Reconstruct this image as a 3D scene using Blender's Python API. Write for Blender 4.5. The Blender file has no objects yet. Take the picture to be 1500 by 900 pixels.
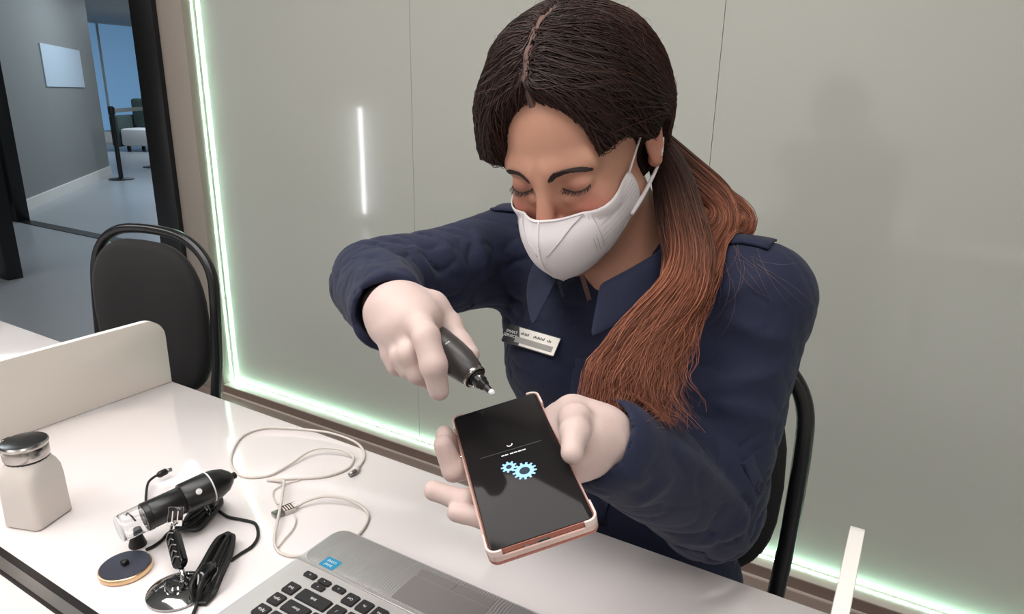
import bpy, bmesh, math, random
import numpy as np
from mathutils import Vector, Matrix, noise as mnoise

random.seed(7); rng = np.random.default_rng(7)
scene = bpy.context.scene
col = scene.collection
PI = math.pi
def R(d): return d * PI / 180
def S(r, g, b):                       # sRGB 0-255 -> linear
    f = lambda c: (c/255/12.92) if c/255 <= .04045 else ((c/255+.055)/1.055)**2.4
    return (f(r), f(g), f(b), 1)

# ------------------------------------------------------------------ camera
CAM = np.array([0, 0, 1.27]); FPX = 1008.55
PITCH, ROLL, YAW = R(16.948), R(1.061), R(30.748)
_fw = np.array([-math.sin(YAW)*math.cos(PITCH), math.cos(YAW)*math.cos(PITCH), -math.sin(PITCH)])
_r = np.array([math.cos(YAW), math.sin(YAW), 0]); _u = np.cross(_r, _fw)
_r2 = math.cos(ROLL)*_r + math.sin(ROLL)*_u; _u2 = -math.sin(ROLL)*_r + math.cos(ROLL)*_u
cam_data = bpy.data.cameras.new('camera'); cam = bpy.data.objects.new('camera', cam_data)
cam_data.sensor_width = 36; cam_data.lens = FPX/1500*36; cam_data.clip_start = .02; cam_data.clip_end = 100
cam.matrix_world = Matrix(((_r2[0], _u2[0], -_fw[0], CAM[0]), (_r2[1], _u2[1], -_fw[1], CAM[1]),
                           (_r2[2], _u2[2], -_fw[2], CAM[2]), (0, 0, 0, 1)))
col.objects.link(cam); scene.camera = cam
def ray(px, py): return ((px-750)/FPX)*_r2 - ((py-450)/FPX)*_u2 + _fw
def PD(px, py, d): return CAM + ray(px, py)*d                       # survey point at a depth
def PZ(px, py, z): v = ray(px, py); return CAM + v*((z-CAM[2])/v[2])  # on a level plane
def PY(px, py, y): v = ray(px, py); return CAM + v*(y/v[1])           # on a plane parallel to the wall

# ------------------------------------------------------------------ world, exposure
w = bpy.data.worlds.new('world'); scene.world = w; w.use_nodes = True
w.node_tree.nodes['Background'].inputs[0].default_value = (.75, .85, 1, 1)
w.node_tree.nodes['Background'].inputs[1].default_value = .35
vs = scene.view_settings
vs.view_transform = 'Standard'; vs.look = 'None'; vs.gamma = 1; vs.use_curve_mapping = False
vs.exposure = -0.35

def area_light(name, loc, size, power, color=(1, 1, 1), rot=(0, 0, 0)):
    l = bpy.data.lights.new(name, 'AREA'); l.shape = 'RECTANGLE'; l.size, l.size_y = size
    l.energy = power; l.color = color
    o = bpy.data.objects.new(name, l); o.location = loc; o.rotation_euler = rot; col.objects.link(o)
    return o
CEIL = 2.85
LAMPS = [(-1.5, -.75, 2.4, .5, 36), (-.9, .45, 2.4, .5, 24), (1.3, -.6, 2.4, .5, 22), (-4.2, -.6, 2.4, .5, 28), (-1.0, -2.2, 2.4, .5, 24)]
for (x, y, sx, sy, p) in LAMPS:
    area_light('ceiling_lamp_light', (x, y, CEIL-.045), (sx, sy), p, (1.0, .955, .93))
for (x, y, p) in [(-8.5, 6.0, 110), (-6.0, 3.6, 40), (-13.5, 9.5, 130)]:
    area_light('corridor_lamp_light', (x, y, CEIL-.045), (1.6, 1.6), p, (.78, .90, 1.0))

# ------------------------------------------------------------------ materials
MATS = {}
def mat(name, color, rough=.5, metal=0., spec=.5, bump=0., bscale=200., var=0., vscale=8., coat=0., trans=0., ior=1.5,
        emit=None, estr=0., sss=0., alpha=1., sheen=0., stretch=None, attr=None, aniso=0.):
    if name in MATS: return MATS[name]
    m = bpy.data.materials.new(name); m.use_nodes = True; nt = m.node_tree; b = nt.nodes['Principled BSDF']
    b.inputs['Base Color'].default_value = color; b.inputs['Roughness'].default_value = rough
    b.inputs['Metallic'].default_value = metal; b.inputs['Specular IOR Level'].default_value = spec
    b.inputs['Coat Weight'].default_value = coat; b.inputs['Coat Roughness'].default_value = .04
    b.inputs['Transmission Weight'].default_value = trans; b.inputs['IOR'].default_value = ior
    b.inputs['Sheen Weight'].default_value = sheen; b.inputs['Alpha'].default_value = alpha
    if aniso: b.inputs['Anisotropic'].default_value = aniso
    if sss:
        b.inputs['Subsurface Weight'].default_value = sss; b.inputs['Subsurface Radius'].default_value = (.012, .005, .003)
        b.inputs['Subsurface Scale'].default_value = .6
    if emit: b.inputs['Emission Color'].default_value = emit; b.inputs['Emission Strength'].default_value = estr
    if attr:
        at = nt.nodes.new('ShaderNodeAttribute'); at.attribute_name = attr
        nt.links.new(at.outputs['Color'], b.inputs['Base Color'])
    if var or bump:
        tc = nt.nodes.new('ShaderNodeTexCoord'); mp = nt.nodes.new('ShaderNodeMapping')
        nt.links.new(tc.outputs['Object'], mp.inputs[0])
        if stretch: mp.inputs['Scale'].default_value = stretch
    if var:
        n = nt.nodes.new('ShaderNodeTexNoise'); n.inputs['Scale'].default_value = vscale; n.inputs['Detail'].default_value = 5
        nt.links.new(mp.outputs[0], n.inputs['Vector'])
        mx = nt.nodes.new('ShaderNodeMix'); mx.data_type = 'RGBA'
        mx.inputs['A'].default_value = tuple(c*(1-var) for c in color[:3])+(1,)
        mx.inputs['B'].default_value = tuple(min(1, c*(1+var)) for c in color[:3])+(1,)
        nt.links.new(n.outputs['Fac'], mx.inputs['Factor'])
        nt.links.new(mx.outputs['Result'], b.inputs['Base Color'])
    if bump:
        n2 = nt.nodes.new('ShaderNodeTexNoise'); n2.inputs['Scale'].default_value = bscale; n2.inputs['Detail'].default_value = 4
        nt.links.new(mp.outputs[0], n2.inputs['Vector'])
        bp = nt.nodes.new('ShaderNodeBump'); bp.inputs['Strength'].default_value = bump; bp.inputs['Distance'].default_value = .002
        nt.links.new(n2.outputs['Fac'], bp.inputs['Height']); nt.links.new(bp.outputs[0], b.inputs['Normal'])
    MATS[name] = m; return m

mat('table_white', S(232, 225, 224), .09, coat=.5, spec=.6)
mat('board_white', S(208, 201, 193), .4)
mat('board_edge', S(240, 236, 230), .35)
mat('glass_panel', S(182, 183, 175), .12, spec=.6, coat=.6, var=.02, vscale=2)
mat('panel_joint', S(176, 177, 172), .5)
mat('trim_taupe', S(152, 142, 133), .45, var=.03, vscale=3)
mat('trim_light', S(196, 186, 176), .45)
mat('base_brown', S(122, 104, 96), .4, var=.06, vscale=4, stretch=(1, 12, 12))
mat('floor_brown', S(140, 124, 116), .35, var=.07, vscale=3, stretch=(1, 10, 10))
mat('floor_grey', S(150, 154, 158), .28, var=.09, vscale=1.4, bump=.02, bscale=40)
mat('ceiling_white', S(168, 166, 164), .8)
mat('wall_white', S(215, 212, 206), .7, var=.02, vscale=2)
mat('wall_grey', S(126, 128, 126), .55, var=.07, vscale=.9)
mat('frame_black', S(14, 14, 16), .35)
mat('strip_black', S(26, 22, 22), .35)
mat('strip_metal', S(168, 164, 160), .3, metal=.85)
mat('lamp_diffuser', S(245, 245, 245), .5, emit=(1, .97, .94, 1), estr=4)
mat('lamp_frame', S(220, 220, 220), .4)
mat('led_mint', S(225, 255, 240), .5, emit=(.55, 1, .78, 1), estr=60)
mat('led_white', S(255, 255, 255), .5, emit=(.95, .97, 1, 1), estr=34)
mat('chair_fabric', S(21, 19, 20), .85, bump=.25, bscale=900, sheen=.05)
mat('chair_metal', S(20, 20, 22), .28, spec=.6)
mat('lap_silver', S(196, 193, 192), .38, metal=.25, var=.02, vscale=20)
mat('lap_pad', S(150, 145, 144), .33, metal=.4)
mat('lap_ridge', S(196, 192, 190), .3, metal=.6)
mat('key_black', S(38, 36, 38), .42)
mat('print_white', S(225, 225, 225), .6)
mat('sticker_blue', S(40, 140, 180), .3)
mat('screen_black', S(32, 30, 31), .08, spec=.10)
mat('plastic_black', S(24, 23, 24), .33)
mat('plastic_gloss', S(16, 16, 18), .15, coat=.5)
mat('rubber_black', S(18, 18, 19), .5)
mat('chrome', S(190, 190, 192), .08, metal=1)
mat('steel', S(175, 170, 165), .22, metal=1)
mat('gold', S(224, 190, 150), .22, metal=.9)
mat('clear', (.93, .94, .94, 1), .03, trans=1., ior=1.3)
mat('bottle_milky', S(214, 207, 201), .45, sss=.35, spec=.3)
mat('cable_white', S(206, 198, 190), .5)
mat('usb_metal', S(150, 148, 146), .28, metal=.9)
mat('bronze', S(172, 112, 98), .3, metal=.4)
mat('bronze_dark', S(120, 66, 58), .35, metal=.3)
mat('case_clear', S(222, 200, 194), .18, spec=.6)
mat('case_pink', S(206, 178, 168), .25, metal=.1)
mat('icon_blue', S(130, 180, 225), .5, emit=S(150, 195, 240), estr=.75)
mat('icon_dark', S(20, 36, 52), .5, emit=S(24, 44, 62), estr=.6)
mat('icon_white', S(210, 210, 214), .5, emit=S(205, 205, 210), estr=.7)
mat('line_grey', S(60, 58, 60), .5, emit=S(62, 60, 62), estr=.5)
mat('tool_grey', S(62, 59, 59), .38)
mat('tool_dark', S(26, 24, 24), .3)
mat('clear_white', S(214, 216, 216), .15, spec=.6)
mat('paper', S(176, 190, 202), .6, emit=S(150, 165, 180), estr=.0)
mat('sofa_green', S(52, 68, 66), .8)
mat('sofa_white', S(220, 220, 220), .6)
mat('window_blue', S(110, 150, 190), .2, emit=S(120, 165, 205), estr=.55)

# ------------------------------------------------------------------ mesh helpers
def tag(o, label=None, cat=None, group=None, kind=None):
    if label: o['label'] = label
    if cat: o['category'] = cat
    if group: o['group'] = group
    if kind: o['kind'] = kind
    return o
def empty(name, loc=(0, 0, 0), rz=0.):
    o = bpy.data.objects.new(name, None); o.empty_display_size = .02
    o.location = loc; o.rotation_euler = (0, 0, rz); col.objects.link(o); return o
def link(name, me, m, parent=None, smooth=True):
    if m: me.materials.append(MATS[m] if isinstance(m, str) else m)
    o = bpy.data.objects.new(name, me); col.objects.link(o)
    if parent: o.parent = parent
    if smooth:
        me.polygons.foreach_set('use_smooth', np.ones(len(me.polygons), bool))
    return o
def pydata(name, V, F, m, parent=None, smooth=True):
    me = bpy.data.meshes.new(name); me.from_pydata([tuple(v) for v in V], [], [tuple(f) for f in F]); me.update()
    return link(name, me, m, parent, smooth)
def npmesh(name, V, F, m, parent=None, smooth=True, colors=None):
    me = bpy.data.meshes.new(name); F = np.asarray(F, np.int32); k = F.shape[1]
    me.vertices.add(len(V)); me.vertices.foreach_set('co', np.asarray(V, np.float32).ravel())
    me.loops.add(F.size); me.loops.foreach_set('vertex_index', F.ravel())
    me.polygons.add(len(F)); me.polygons.foreach_set('loop_start', np.arange(0, F.size, k, dtype=np.int32))
    me.update(calc_edges=True); me.validate()
    if colors is not None:
        a = me.color_attributes.new('tint', 'FLOAT_COLOR', 'POINT'); a.data.foreach_set('color', np.asarray(colors, np.float32).ravel())
    return link(name, me, m, parent, smooth)
def bm_obj(name, bm, m, parent=None, smooth=False, angle=None):
    bmesh.ops.recalc_face_normals(bm, faces=bm.faces)
    me = bpy.data.meshes.new(name); bm.to_mesh(me); bm.free()
    o = link(name, me, m, parent, smooth)
    if angle: me.set_sharp_from_angle(angle=R(angle))
    return o
def box(name, lo, hi, m, parent=None, bev=0., seg=2):
    bm = bmesh.new(); bmesh.ops.create_cube(bm, size=1)
    for v in bm.verts:
        v.co = Vector([(lo[i]+hi[i])/2 + v.co[i]*(hi[i]-lo[i]) for i in range(3)])
    if bev: bmesh.ops.bevel(bm, geom=bm.edges[:], offset=bev, segments=seg, affect='EDGES', profile=.5)
    return bm_obj(name, bm, m, parent, smooth=bool(bev), angle=35 if bev else None)
def prism(name, pts, z0, z1, m, parent=None, bev=0., M=None, seg=2):
    """outline pts (x,y) extruded between z0 and z1, optional matrix"""
    bm = bmesh.new(); vs_ = [bm.verts.new((x, y, z0)) for x, y in pts]; f = bm.faces.new(vs_)
    r = bmesh.ops.extrude_face_region(bm, geom=[f])
    bmesh.ops.translate(bm, vec=(0, 0, z1-z0), verts=[v for v in r['geom'] if isinstance(v, bmesh.types.BMVert)])
    bmesh.ops.recalc_face_normals(bm, faces=bm.faces)
    if bev:
        es = [e for e in bm.edges if abs(e.verts[0].co.z-e.verts[1].co.z) < 1e-6]
        bmesh.ops.bevel(bm, geom=es, offset=bev, segments=seg, affect='EDGES', profile=.5)
    if M is not None: bm.transform(M)
    return bm_obj(name, bm, m, parent, smooth=True, angle=35)
def rrect(w, h, r, n=6, cx=0., cy=0.):
    out = []
    for (sx, sy, a0) in ((1, 1, 0), (-1, 1, 90), (-1, -1, 180), (1, -1, 270)):
        for i in range(n+1):
            a = R(a0+90*i/n); out.append((cx+sx*(w/2-r)+r*math.cos(a), cy+sy*(h/2-r)+r*math.sin(a)))
    return out
def catmull(P, n):
    P = np.asarray(P, float); Q = np.vstack([2*P[0]-P[1], P, 2*P[-1]-P[-2]]); out = []
    for i in range(len(P)-1):
        p0, p1, p2, p3 = Q[i:i+4]
        for t in np.linspace(0, 1, n, endpoint=False):
            out.append(.5*((2*p1)+(-p0+p2)*t+(2*p0-5*p1+4*p2-p3)*t*t+(-p0+3*p1-3*p2+p3)*t**3))
    out.append(P[-1]); return np.array(out)
def tube_vf(P, rad, ns=8, cap=True):
    P = np.asarray(P, float); n = len(P); rad = np.broadcast_to(np.asarray(rad, float), (n,))
    T = np.gradient(P, axis=0); T /= np.linalg.norm(T, axis=1)[:, None]+1e-12
    ref = np.array([0, 0, 1.]) if abs(T[0][2]) < .9 else np.array([1., 0, 0])
    N = np.cross(T[0], ref); N /= np.linalg.norm(N); V = []
    for i in range(n):
        N = N-T[i]*(N@T[i]); N /= np.linalg.norm(N)+1e-12; B = np.cross(T[i], N)
        for k in range(ns):
            a = 2*PI*k/ns; V.append(P[i]+rad[i]*(math.cos(a)*N+math.sin(a)*B))
    F = [(i*ns+k, i*ns+(k+1) % ns, (i+1)*ns+(k+1) % ns, (i+1)*ns+k) for i in range(n-1) for k in range(ns)]
    if cap: F += [tuple(range(ns))[::-1], tuple((n-1)*ns+k for k in range(ns))]
    return V, F
def tube(name, P, rad, m, parent=None, ns=10, smooth_n=0, closed_cap=True):
    if smooth_n: 
        P0 = P; P = catmull(P, smooth_n)
        if not np.isscalar(rad): rad = np.interp(np.linspace(0, 1, len(P)), np.linspace(0, 1, len(P0)), rad)
    V, F = tube_vf(P, rad, ns, closed_cap); return pydata(name, V, F, m, parent)
def lathe(name, prof, m, parent=None, ns=32, M=None, ang=35):
    """prof: (radius, z) list; revolved about z, then matrix M"""
    V, F = [], []
    for (r, z) in prof:
        for k in range(ns):
            a = 2*PI*k/ns; V.append((r*math.cos(a), r*math.sin(a), z))
    for i in range(len(prof)-1):
        for k in range(ns): F.append((i*ns+k, i*ns+(k+1) % ns, (i+1)*ns+(k+1) % ns, (i+1)*ns+k))
    F.append(tuple(range(ns))[::-1]); F.append(tuple((len(prof)-1)*ns+k for k in range(ns)))
    bm = bmesh.new(); bv = [bm.verts.new(v) for v in V]
    for f in F:
        try: bm.faces.new([bv[i] for i in f])
        except ValueError: pass
    bmesh.ops.remove_doubles(bm, verts=bm.verts, dist=1e-6)
    if M is not None: bm.transform(M)
    return bm_obj(name, bm, m, parent, smooth=True, angle=ang)
def frame_from(origin, zdir, xhint=(0, 0, 1)):
    z = Vector(zdir).normalized(); x = Vector(xhint); x = (x-z*x.dot(z)).normalized(); y = z.cross(x)
    return Matrix(((x.x, y.x, z.x, origin[0]), (x.y, y.y, z.y, origin[1]), (x.z, y.z, z.z, origin[2]), (0, 0, 0, 1)))
def text_mesh(name, s, size, m, parent, M, depth=.0001):
    cu = bpy.data.curves.new(name, 'FONT'); cu.body = s; cu.size = size; cu.align_x = 'CENTER'; cu.align_y = 'CENTER'; cu.extrude = depth
    cu.resolution_u = 2
    o = bpy.data.objects.new(name, cu); col.objects.link(o); dg = bpy.context.evaluated_depsgraph_get()
    me = bpy.data.meshes.new_from_object(o.evaluated_get(dg)); bpy.data.objects.remove(o); bpy.data.curves.remove(cu)
    me.transform(M); me.materials.clear()
    return link(name, me, m, parent, smooth=False)
def children(o): return [c for c in bpy.data.objects if c.parent == o]
def copy_tree(o, parent=None):
    c = o.copy(); col.objects.link(c); c.parent = parent
    for ch in children(o): copy_tree(ch, c)
    return c

# ------------------------------------------------------------------ the setting
def struct(o): o['kind'] = 'structure'; return o
YG, YF = 1.81, 1.75                                     # glass face, face of the surrounding frame
struct(box('floor', (-18, -3.4, -.1), (3.2, 14, 0), 'floor_grey'))
struct(box('ceiling', (-18, -3.4, CEIL), (3.2, 14, CEIL+.1), 'ceiling_white'))
struct(box('wall_front', (-18, -3.4, 0), (3.2, -3.3, CEIL), 'wall_white'))
struct(box('wall_right', (3.1, -3.3, 0), (3.2, 1.9, CEIL), 'wall_white'))
wb = struct(box('wall_back', (-2.66, YG+.03, 0), (3.1, YG+.15, CEIL), 'panel_joint'))
edges = [-2.505, -1.466, -.492, .482, 1.456, 2.43]
for i in range(5):
    g = box('glass_panel', (edges[i]+(.0007 if i else 0), YG, .04), (edges[i+1]-.0007, YG+.029, 2.6), 'glass_panel', wb)
struct(box('trim_1', (-2.66, YF, 0), (-2.505, YG+.03, CEIL), 'trim_taupe', bev=.003))     # upright frame beside the glass
struct(box('trim_2', (-2.505, YF, .012), (3.1, YG+.03, .042), 'trim_light', bev=.002))      # sill under the glass
struct(box('trim_3', (-2.505, YF-.004, 0), (3.1, YF+.012, .040), 'base_brown'))             # face of the sill
struct(box('trim_4', (-2.66, YF-.33, 0), (3.1, YF-.004, .004), 'floor_brown'))              # floor border
struct(box('trim_5', (-2.505, YF-.012, 0), (3.1, YF-.004, .008), 'trim_light'))
struct(box('trim_6', (-2.505, YF, 2.58), (3.1, YG+.03, CEIL), 'trim_taupe'))
struct(box('trim_7', (-2.805, YF-.02, 0), (-2.66, YF+.12, CEIL), 'frame_black', bev=.003))     # black door jamb
led = empty('led_strip', (-2.5, YG, .045)); tag(led, 'mint green light strip along the edge of the glass wall', 'light strip')
ld = [box('upright_run', (-2.5045, YG-.0175, .0425), (-2.5025, YG-.0145, 2.57), 'led_mint'),
      box('bottom_run', (-2.500, YG-.0175, .0425), (3.09, YG-.0145, .0445), 'led_mint')]
for o in ld: o.parent = led; o.matrix_parent_inverse = Matrix.Translation((2.5, -YG, -.045))

# corridor beyond the opening
struct(box('trim_8', (-9.5, 3.28, 0), (-2.9, 3.40, .006), 'frame_black'))
A = Vector((-7.3, 2.76, 0)); B = Vector((-11.12, 6.19, 0)); dv = (B-A).normalized(); nv = Vector((-dv.y, dv.x, 0))
def slab(name, a, b, t, z0, z1, m):
    n = Vector((-(b-a).y, (b-a).x, 0)).normalized()*t
    pts = [a, b, b+n, a+n]; V = [(q.x, q.y, z) for z in (z0, z1) for q in pts]
    F = [(3, 2, 1, 0), (4, 5, 6, 7)]+[(i, (i+1) % 4, 4+(i+1) % 4, 4+i) for i in range(4)]
    o = pydata(name, V, F, m, smooth=False); return o
struct(slab('wall_left', A, B, .3, 0, CEIL, 'wall_grey'))
struct(slab('baseboard_left', B-nv*0, A-nv*0, .02, 0, .12, 'wall_white'))
def on_wall(px, py):                              # point on the corridor wall's face
    v = Vector(ray(px, py)); c = Vector(CAM); n = Vector((nv.x, nv.y, 0)); t = (A-c).dot(n)/v.dot(n); return c+v*t
struct(box('wall_far', (-18, 12, 0), (-2, 12.1, CEIL), 'wall_white'))
struct(box('wall_side', (-18, -3.3, 0), (-17.9, 12, CEIL), 'wall_white'))
struct(box('wall_inner', (-2.66, YG+.15, 0), (-2.56, 12, CEIL), 'wall_white'))
P0, P1 = on_wall(57, 128), on_wall(121, 66)
no = Vector((-nv.x, -nv.y, 0))
if no.dot(Vector(CAM)-P0) < 0: no = -no
q = [on_wall(60, 66), on_wall(116, 72), on_wall(121, 127), on_wall(64, 128)]
ca, cb = (q[0]+q[3])/2, (q[1]+q[2])/2; zt = (q[0].z+q[1].z)/2; zb = (q[2].z+q[3].z)/2
nb = empty('notice_sheet', ((ca+cb)/2).to_tuple()[:2]+(zb,)); tag(nb, 'pale blue notice sheet on the grey corridor wall', 'notice')
V = [];
for d in (.002, .014):
    for (pp, z) in ((ca, zb), (cb, zb), (cb, zt), (ca, zt)): V.append((pp.x+no.x*d, pp.y+no.y*d, z))
o = pydata('sheet', V, [(0, 1, 2, 3), (7, 6, 5, 4), (0, 4, 5, 1), (1, 5, 6, 2), (2, 6, 7, 3), (3, 7, 4, 0)], 'paper', smooth=False)
o.parent = nb; o.matrix_parent_inverse = Matrix.Translation(-nb.location)
dp = empty('door_post', (-5.42, 2.2, 0)); tag(dp, 'black upright door post at the left edge of the opening', 'post')
box('upright', (-.10, -.05, 0), (.10, .05, CEIL), 'frame_black', dp, bev=.004)
dp2 = empty('door_post', (-7.95, 3.34, 0)); tag(dp2, 'wide black door post standing on the dark floor strip', 'post')
box('upright', (-.42, -.06, 0), (.28, .06, CEIL), 'frame_black', dp2, bev=.004)

def stanchion(loc, label):
    t = empty('queue_post', loc); tag(t, label, 'queue post', 'black queue posts in the corridor')
    lathe('base', [(.17, 0), (.17, .012), (.05, .03), (.03, .035)], 'frame_black', t)
    lathe('pole', [(.032, .03), (.032, .95)], 'frame_black', t)
    lathe('head', [(.045, .93), (.045, 1.03), (.03, 1.045)], 'frame_black', t)
    return t
stanchion((-10.28, 5.87, 0), 'black belt queue post nearest in the corridor, its whole round base in view')
stanchion((-11.57, 7.2, 0), 'black belt queue post half hidden by the black door jamb')
bt = empty('queue_belt', (-10.28, 5.87, .98)); tag(bt, 'grey retractable belt stretched between the two black queue posts', 'belt')
o = slab('webbing', Vector((-.05, .052, 0)), Vector((-1.24, 1.278, 0)), .006, -.03, .03, 'wall_grey'); o.parent = bt
sf = empty('sofa', (-14.4, 9.6, 0), R(35)); tag(sf, 'dark green sofa with white seat far down the corridor', 'sofa')
box('seat', (-1, -.45, .12), (1, .45, .48), 'sofa_white', sf, bev=.05)
box('backrest', (-1, .2, .49), (1, .48, 1.1), 'sofa_green', sf, bev=.06)
box('armrest', (-1.2, -.45, .10), (-1.01, .48, .75), 'sofa_green', sf, bev=.05)
box('armrest', (1.01, -.45, .10), (1.2, .48, .75), 'sofa_green', sf, bev=.05)
for sx in (-.9, .9):
    for sy in (-.35, .35): box('leg', (sx-.03, sy-.03, 0), (sx+.03, sy+.03, .12), 'frame_black', sf)
wn = struct(box('window_1', (-17.88, 5.0, .3), (-17.84, 11.8, 2.8), 'window_blue'))
for y in (5.0, 6.7, 8.4, 10.1, 11.76): box('window_frame', (-17.9, y, .3), (-17.80, y+.04, 2.8), 'strip_metal', wn)
for (x, y, sx, sy, p) in LAMPS:
    t = empty('ceiling_light', (x, y, CEIL)); tag(t, 'long white ceiling light panel out of view above the desks', 'ceiling light', 'ceiling light panels')
    box('diffuser', (-sx/2, -sy/2, -.035), (sx/2, sy/2, -.02), 'lamp_diffuser', t)
    for s in (-1, 1):
        box('frame', (-sx/2-.02, s*(sy/2+.01)-.01, -.04), (sx/2+.02, s*(sy/2+.01)+.01, 0), 'lamp_frame', t)
        box('frame', (s*(sx/2+.01)-.01, -sy/2, -.04), (s*(sx/2+.01)+.01, sy/2, 0), 'lamp_frame', t)
lc = empty('light_column', (-4.87, -1.6, 0)); tag(lc, 'slim standing light column with a white glowing tube', 'lamp')
lathe('base', [(.12, 0), (.12, .015), (.03, .03)], 'frame_black', lc)
box('spine', (-.03, -.035, .02), (.03, -.01, 1.2), 'frame_black', lc)
box('light_tube', (-.014, -.009, .11), (.014, .012, 1.15), 'led_white', lc)

# ------------------------------------------------------------------ desks
TZ = .75; XL, XR = -1.157, -.004
def desk(x0, x1, y0, y1, label):
    t = empty('desk', ((x0+x1)/2, (y0+y1)/2, 0)); tag(t, label, 'desk', 'white bench desks')
    hx, hy = (x1-x0)/2, (y1-y0)/2
    box('desktop', (-hx, -hy, TZ-.025), (hx, hy, TZ), 'table_white', t, bev=.0015)
    for sx in (-1, 1):
        for sy in (-1, 1):
            cx, cy = sx*(hx-.05), sy*(hy-.09); box('leg', (cx-.025, cy-.025, 0), (cx+.025, cy+.025, TZ-.0255), 'strip_metal', t, bev=.003)
    for sy in (-1, 1): box('rail', (-hx+.08, sy*(hy-.09)-.015, TZ-.07), (hx-.08, sy*(hy-.09)+.015, TZ-.0255), 'strip_metal', t)
    return t
YE = .698
desk(XL-.0005, XR+.0005, .289, YE, 'glossy white desk top with laptop and tools, woman seated behind it')
desk(2*XL-XR, XL-.001, .289, YE, 'white desk beyond the low divider in front of the empty chair')
desk(XR+.001, XR+1.15, .289, YE, 'white desk right of the edge-on divider')
desk(XL-.0005, XR+.0005, -.43, .266, 'white desk near the camera, below the dark cable channel')
desk(2*XL-XR, XL-.001, -.43, .266, 'white desk near the camera beyond the low divider')
ch = empty('cable_channel', (-.58, .2775, TZ)); tag(ch, 'black and brushed metal cable channel running between the desks', 'cable channel')
box('black_rail', (-1.7, .0035, -.03), (1.7, .0113, .001), 'strip_black', ch)
box('metal_rail', (-1.7, -.008, -.03), (1.7, .0033, .0005), 'strip_metal', ch)
box('metal_lip', (-1.7, -.0113, -.03), (1.7, -.0082, .0012), 'strip_black', ch)
def divider(x, y0, label):
    t = empty('desk_divider', (x, YE-.002, TZ)); tag(t, label, 'divider', 'low white desk dividers')
    h, r, L = .126, .035, YE-y0; pts = [(0, .0006)]
    for i in range(9):
        a = R(90*i/8); pts.append((-r+r*math.cos(a), h-r+r*math.sin(a)))
    pts += [(-L, h), (-L, .0006)]
    M = Matrix(((0, 0, 1, 0), (1, 0, 0, 0), (0, 1, 0, 0), (0, 0, 0, 1)))
    prism('board', pts, -.0068, .0068, 'board_white', t, bev=.001, M=M)
    e = [(0.0004, .0006)]+[(-r+(r+.0004)*math.cos(R(90*i/8)), h-r+(r+.0004)*math.sin(R(90*i/8))) for i in range(9)]+[(-L, h+.0004)]
    V = [(sx, p[0], p[1]) for p in e for sx in (-.0062, .0062)]
    pydata('edge_band', V, [(2*i, 2*i+1, 2*i+3, 2*i+2) for i in range(len(e)-1)], 'board_edge', t)
    return t
divider(XL, .295, 'low white divider board with rounded corner, left of the bottle')
divider(XR, .46, 'low white divider board seen edge-on at the right end of the desk')

# ------------------------------------------------------------------ chairs
def make_chair():
    t = empty('stacking_chair', (0, 0, 0))
    # hoop: tube frame over the backrest, running down into the rear legs
    half = .205; pts = []
    for (x, y, z) in [(-.19, .14, 0), (-.195, .06, .30), (-.2, -.01, .52), (-.205, .0, .66), (-.205, .012, .80)]: pts.append((x, y, z))
    for i in range(1, 10):
        a = R(180-180*i/10); pts.append((.205*math.copysign(abs(math.cos(a))**.75, math.cos(a)), .015+.012*math.sin(a), .80+.15*math.sin(a)**.8))
    pts += [(-x, y, z) for (x, y, z) in pts[4::-1]]
    tube('back_frame', pts, .0125, 'chair_metal', t, ns=12, smooth_n=6)
    # inner thin rim
    # padded back
    V, F = [], []; n = 40; rings = [(.0, .026), (.6, .026), (.9, .020), (.98, .012), (1., 0.), (.98, -.012), (.9, -.018), (.6, -.02), (0, -.02)]
    cz, hz, hw = .735, .192, .190
    for (s, yy) in rings:
        for k in range(n):
            a = 2*PI*k/n; c, si = math.cos(a), math.sin(a)
            X = hw*s*math.copysign(abs(c)**.62, c); Z = hz*s*math.copysign(abs(si)**.62, si)
            if Z > 0: X *= 1-.12*(Z/hz)**2
            else: X *= 1-.06*(Z/hz)**2
            V.append((X, -.004-yy*1.0+.03*(X/hw)**2*-.0+.01*(1-(X/hw)**2), cz+Z))
    for i in range(len(rings)-1):
        for k in range(n): F.append((i*n+k, i*n+(k+1) % n, (i+1)*n+(k+1) % n, (i+1)*n+k))
    o = pydata('backrest', V, F, 'chair_fabric', t)
    prism('seat', rrect(.42, .40, .09, cy=-.21), .42, .465, 'chair_fabric', t, bev=.016, seg=3)
    for s in (-1, 1):
        tube('leg', [(s*.19, -.43, 0), (s*.19, -.40, .36), (s*.185, -.36, .405), (s*.185, -.05, .408), (s*.196, .0, .44)], .0115, 'chair_metal', t, smooth_n=5)
    tube('cross_bar', [(-.185, -.33, .405), (.185, -.33, .405)], .009, 'chair_metal', t)
    tube('cross_bar', [(-.19, -.02, .40), (.19, -.02, .40)], .009, 'chair_metal', t)
    for s in (-1, 1):
        for y in (.14, -.43): lathe('foot_cap', [(.016, 0), (.016, .02)], 'rubber_black', t, M=Matrix.Translation((s*.19, y, 0)))
    return t
c0 = make_chair(); c0.location = (-1.592, .935, 0); c0.rotation_euler.z = R(7)
tag(c0, 'empty black stacking chair with padded back, behind the low divider', 'chair', 'black stacking chairs')
c1 = copy_tree(c0); c1.location = (-.297, .965, 0); c1.rotation_euler.z = R(0)
tag(c1, 'black stacking chair the woman sits on', 'chair', 'black stacking chairs')


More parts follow.
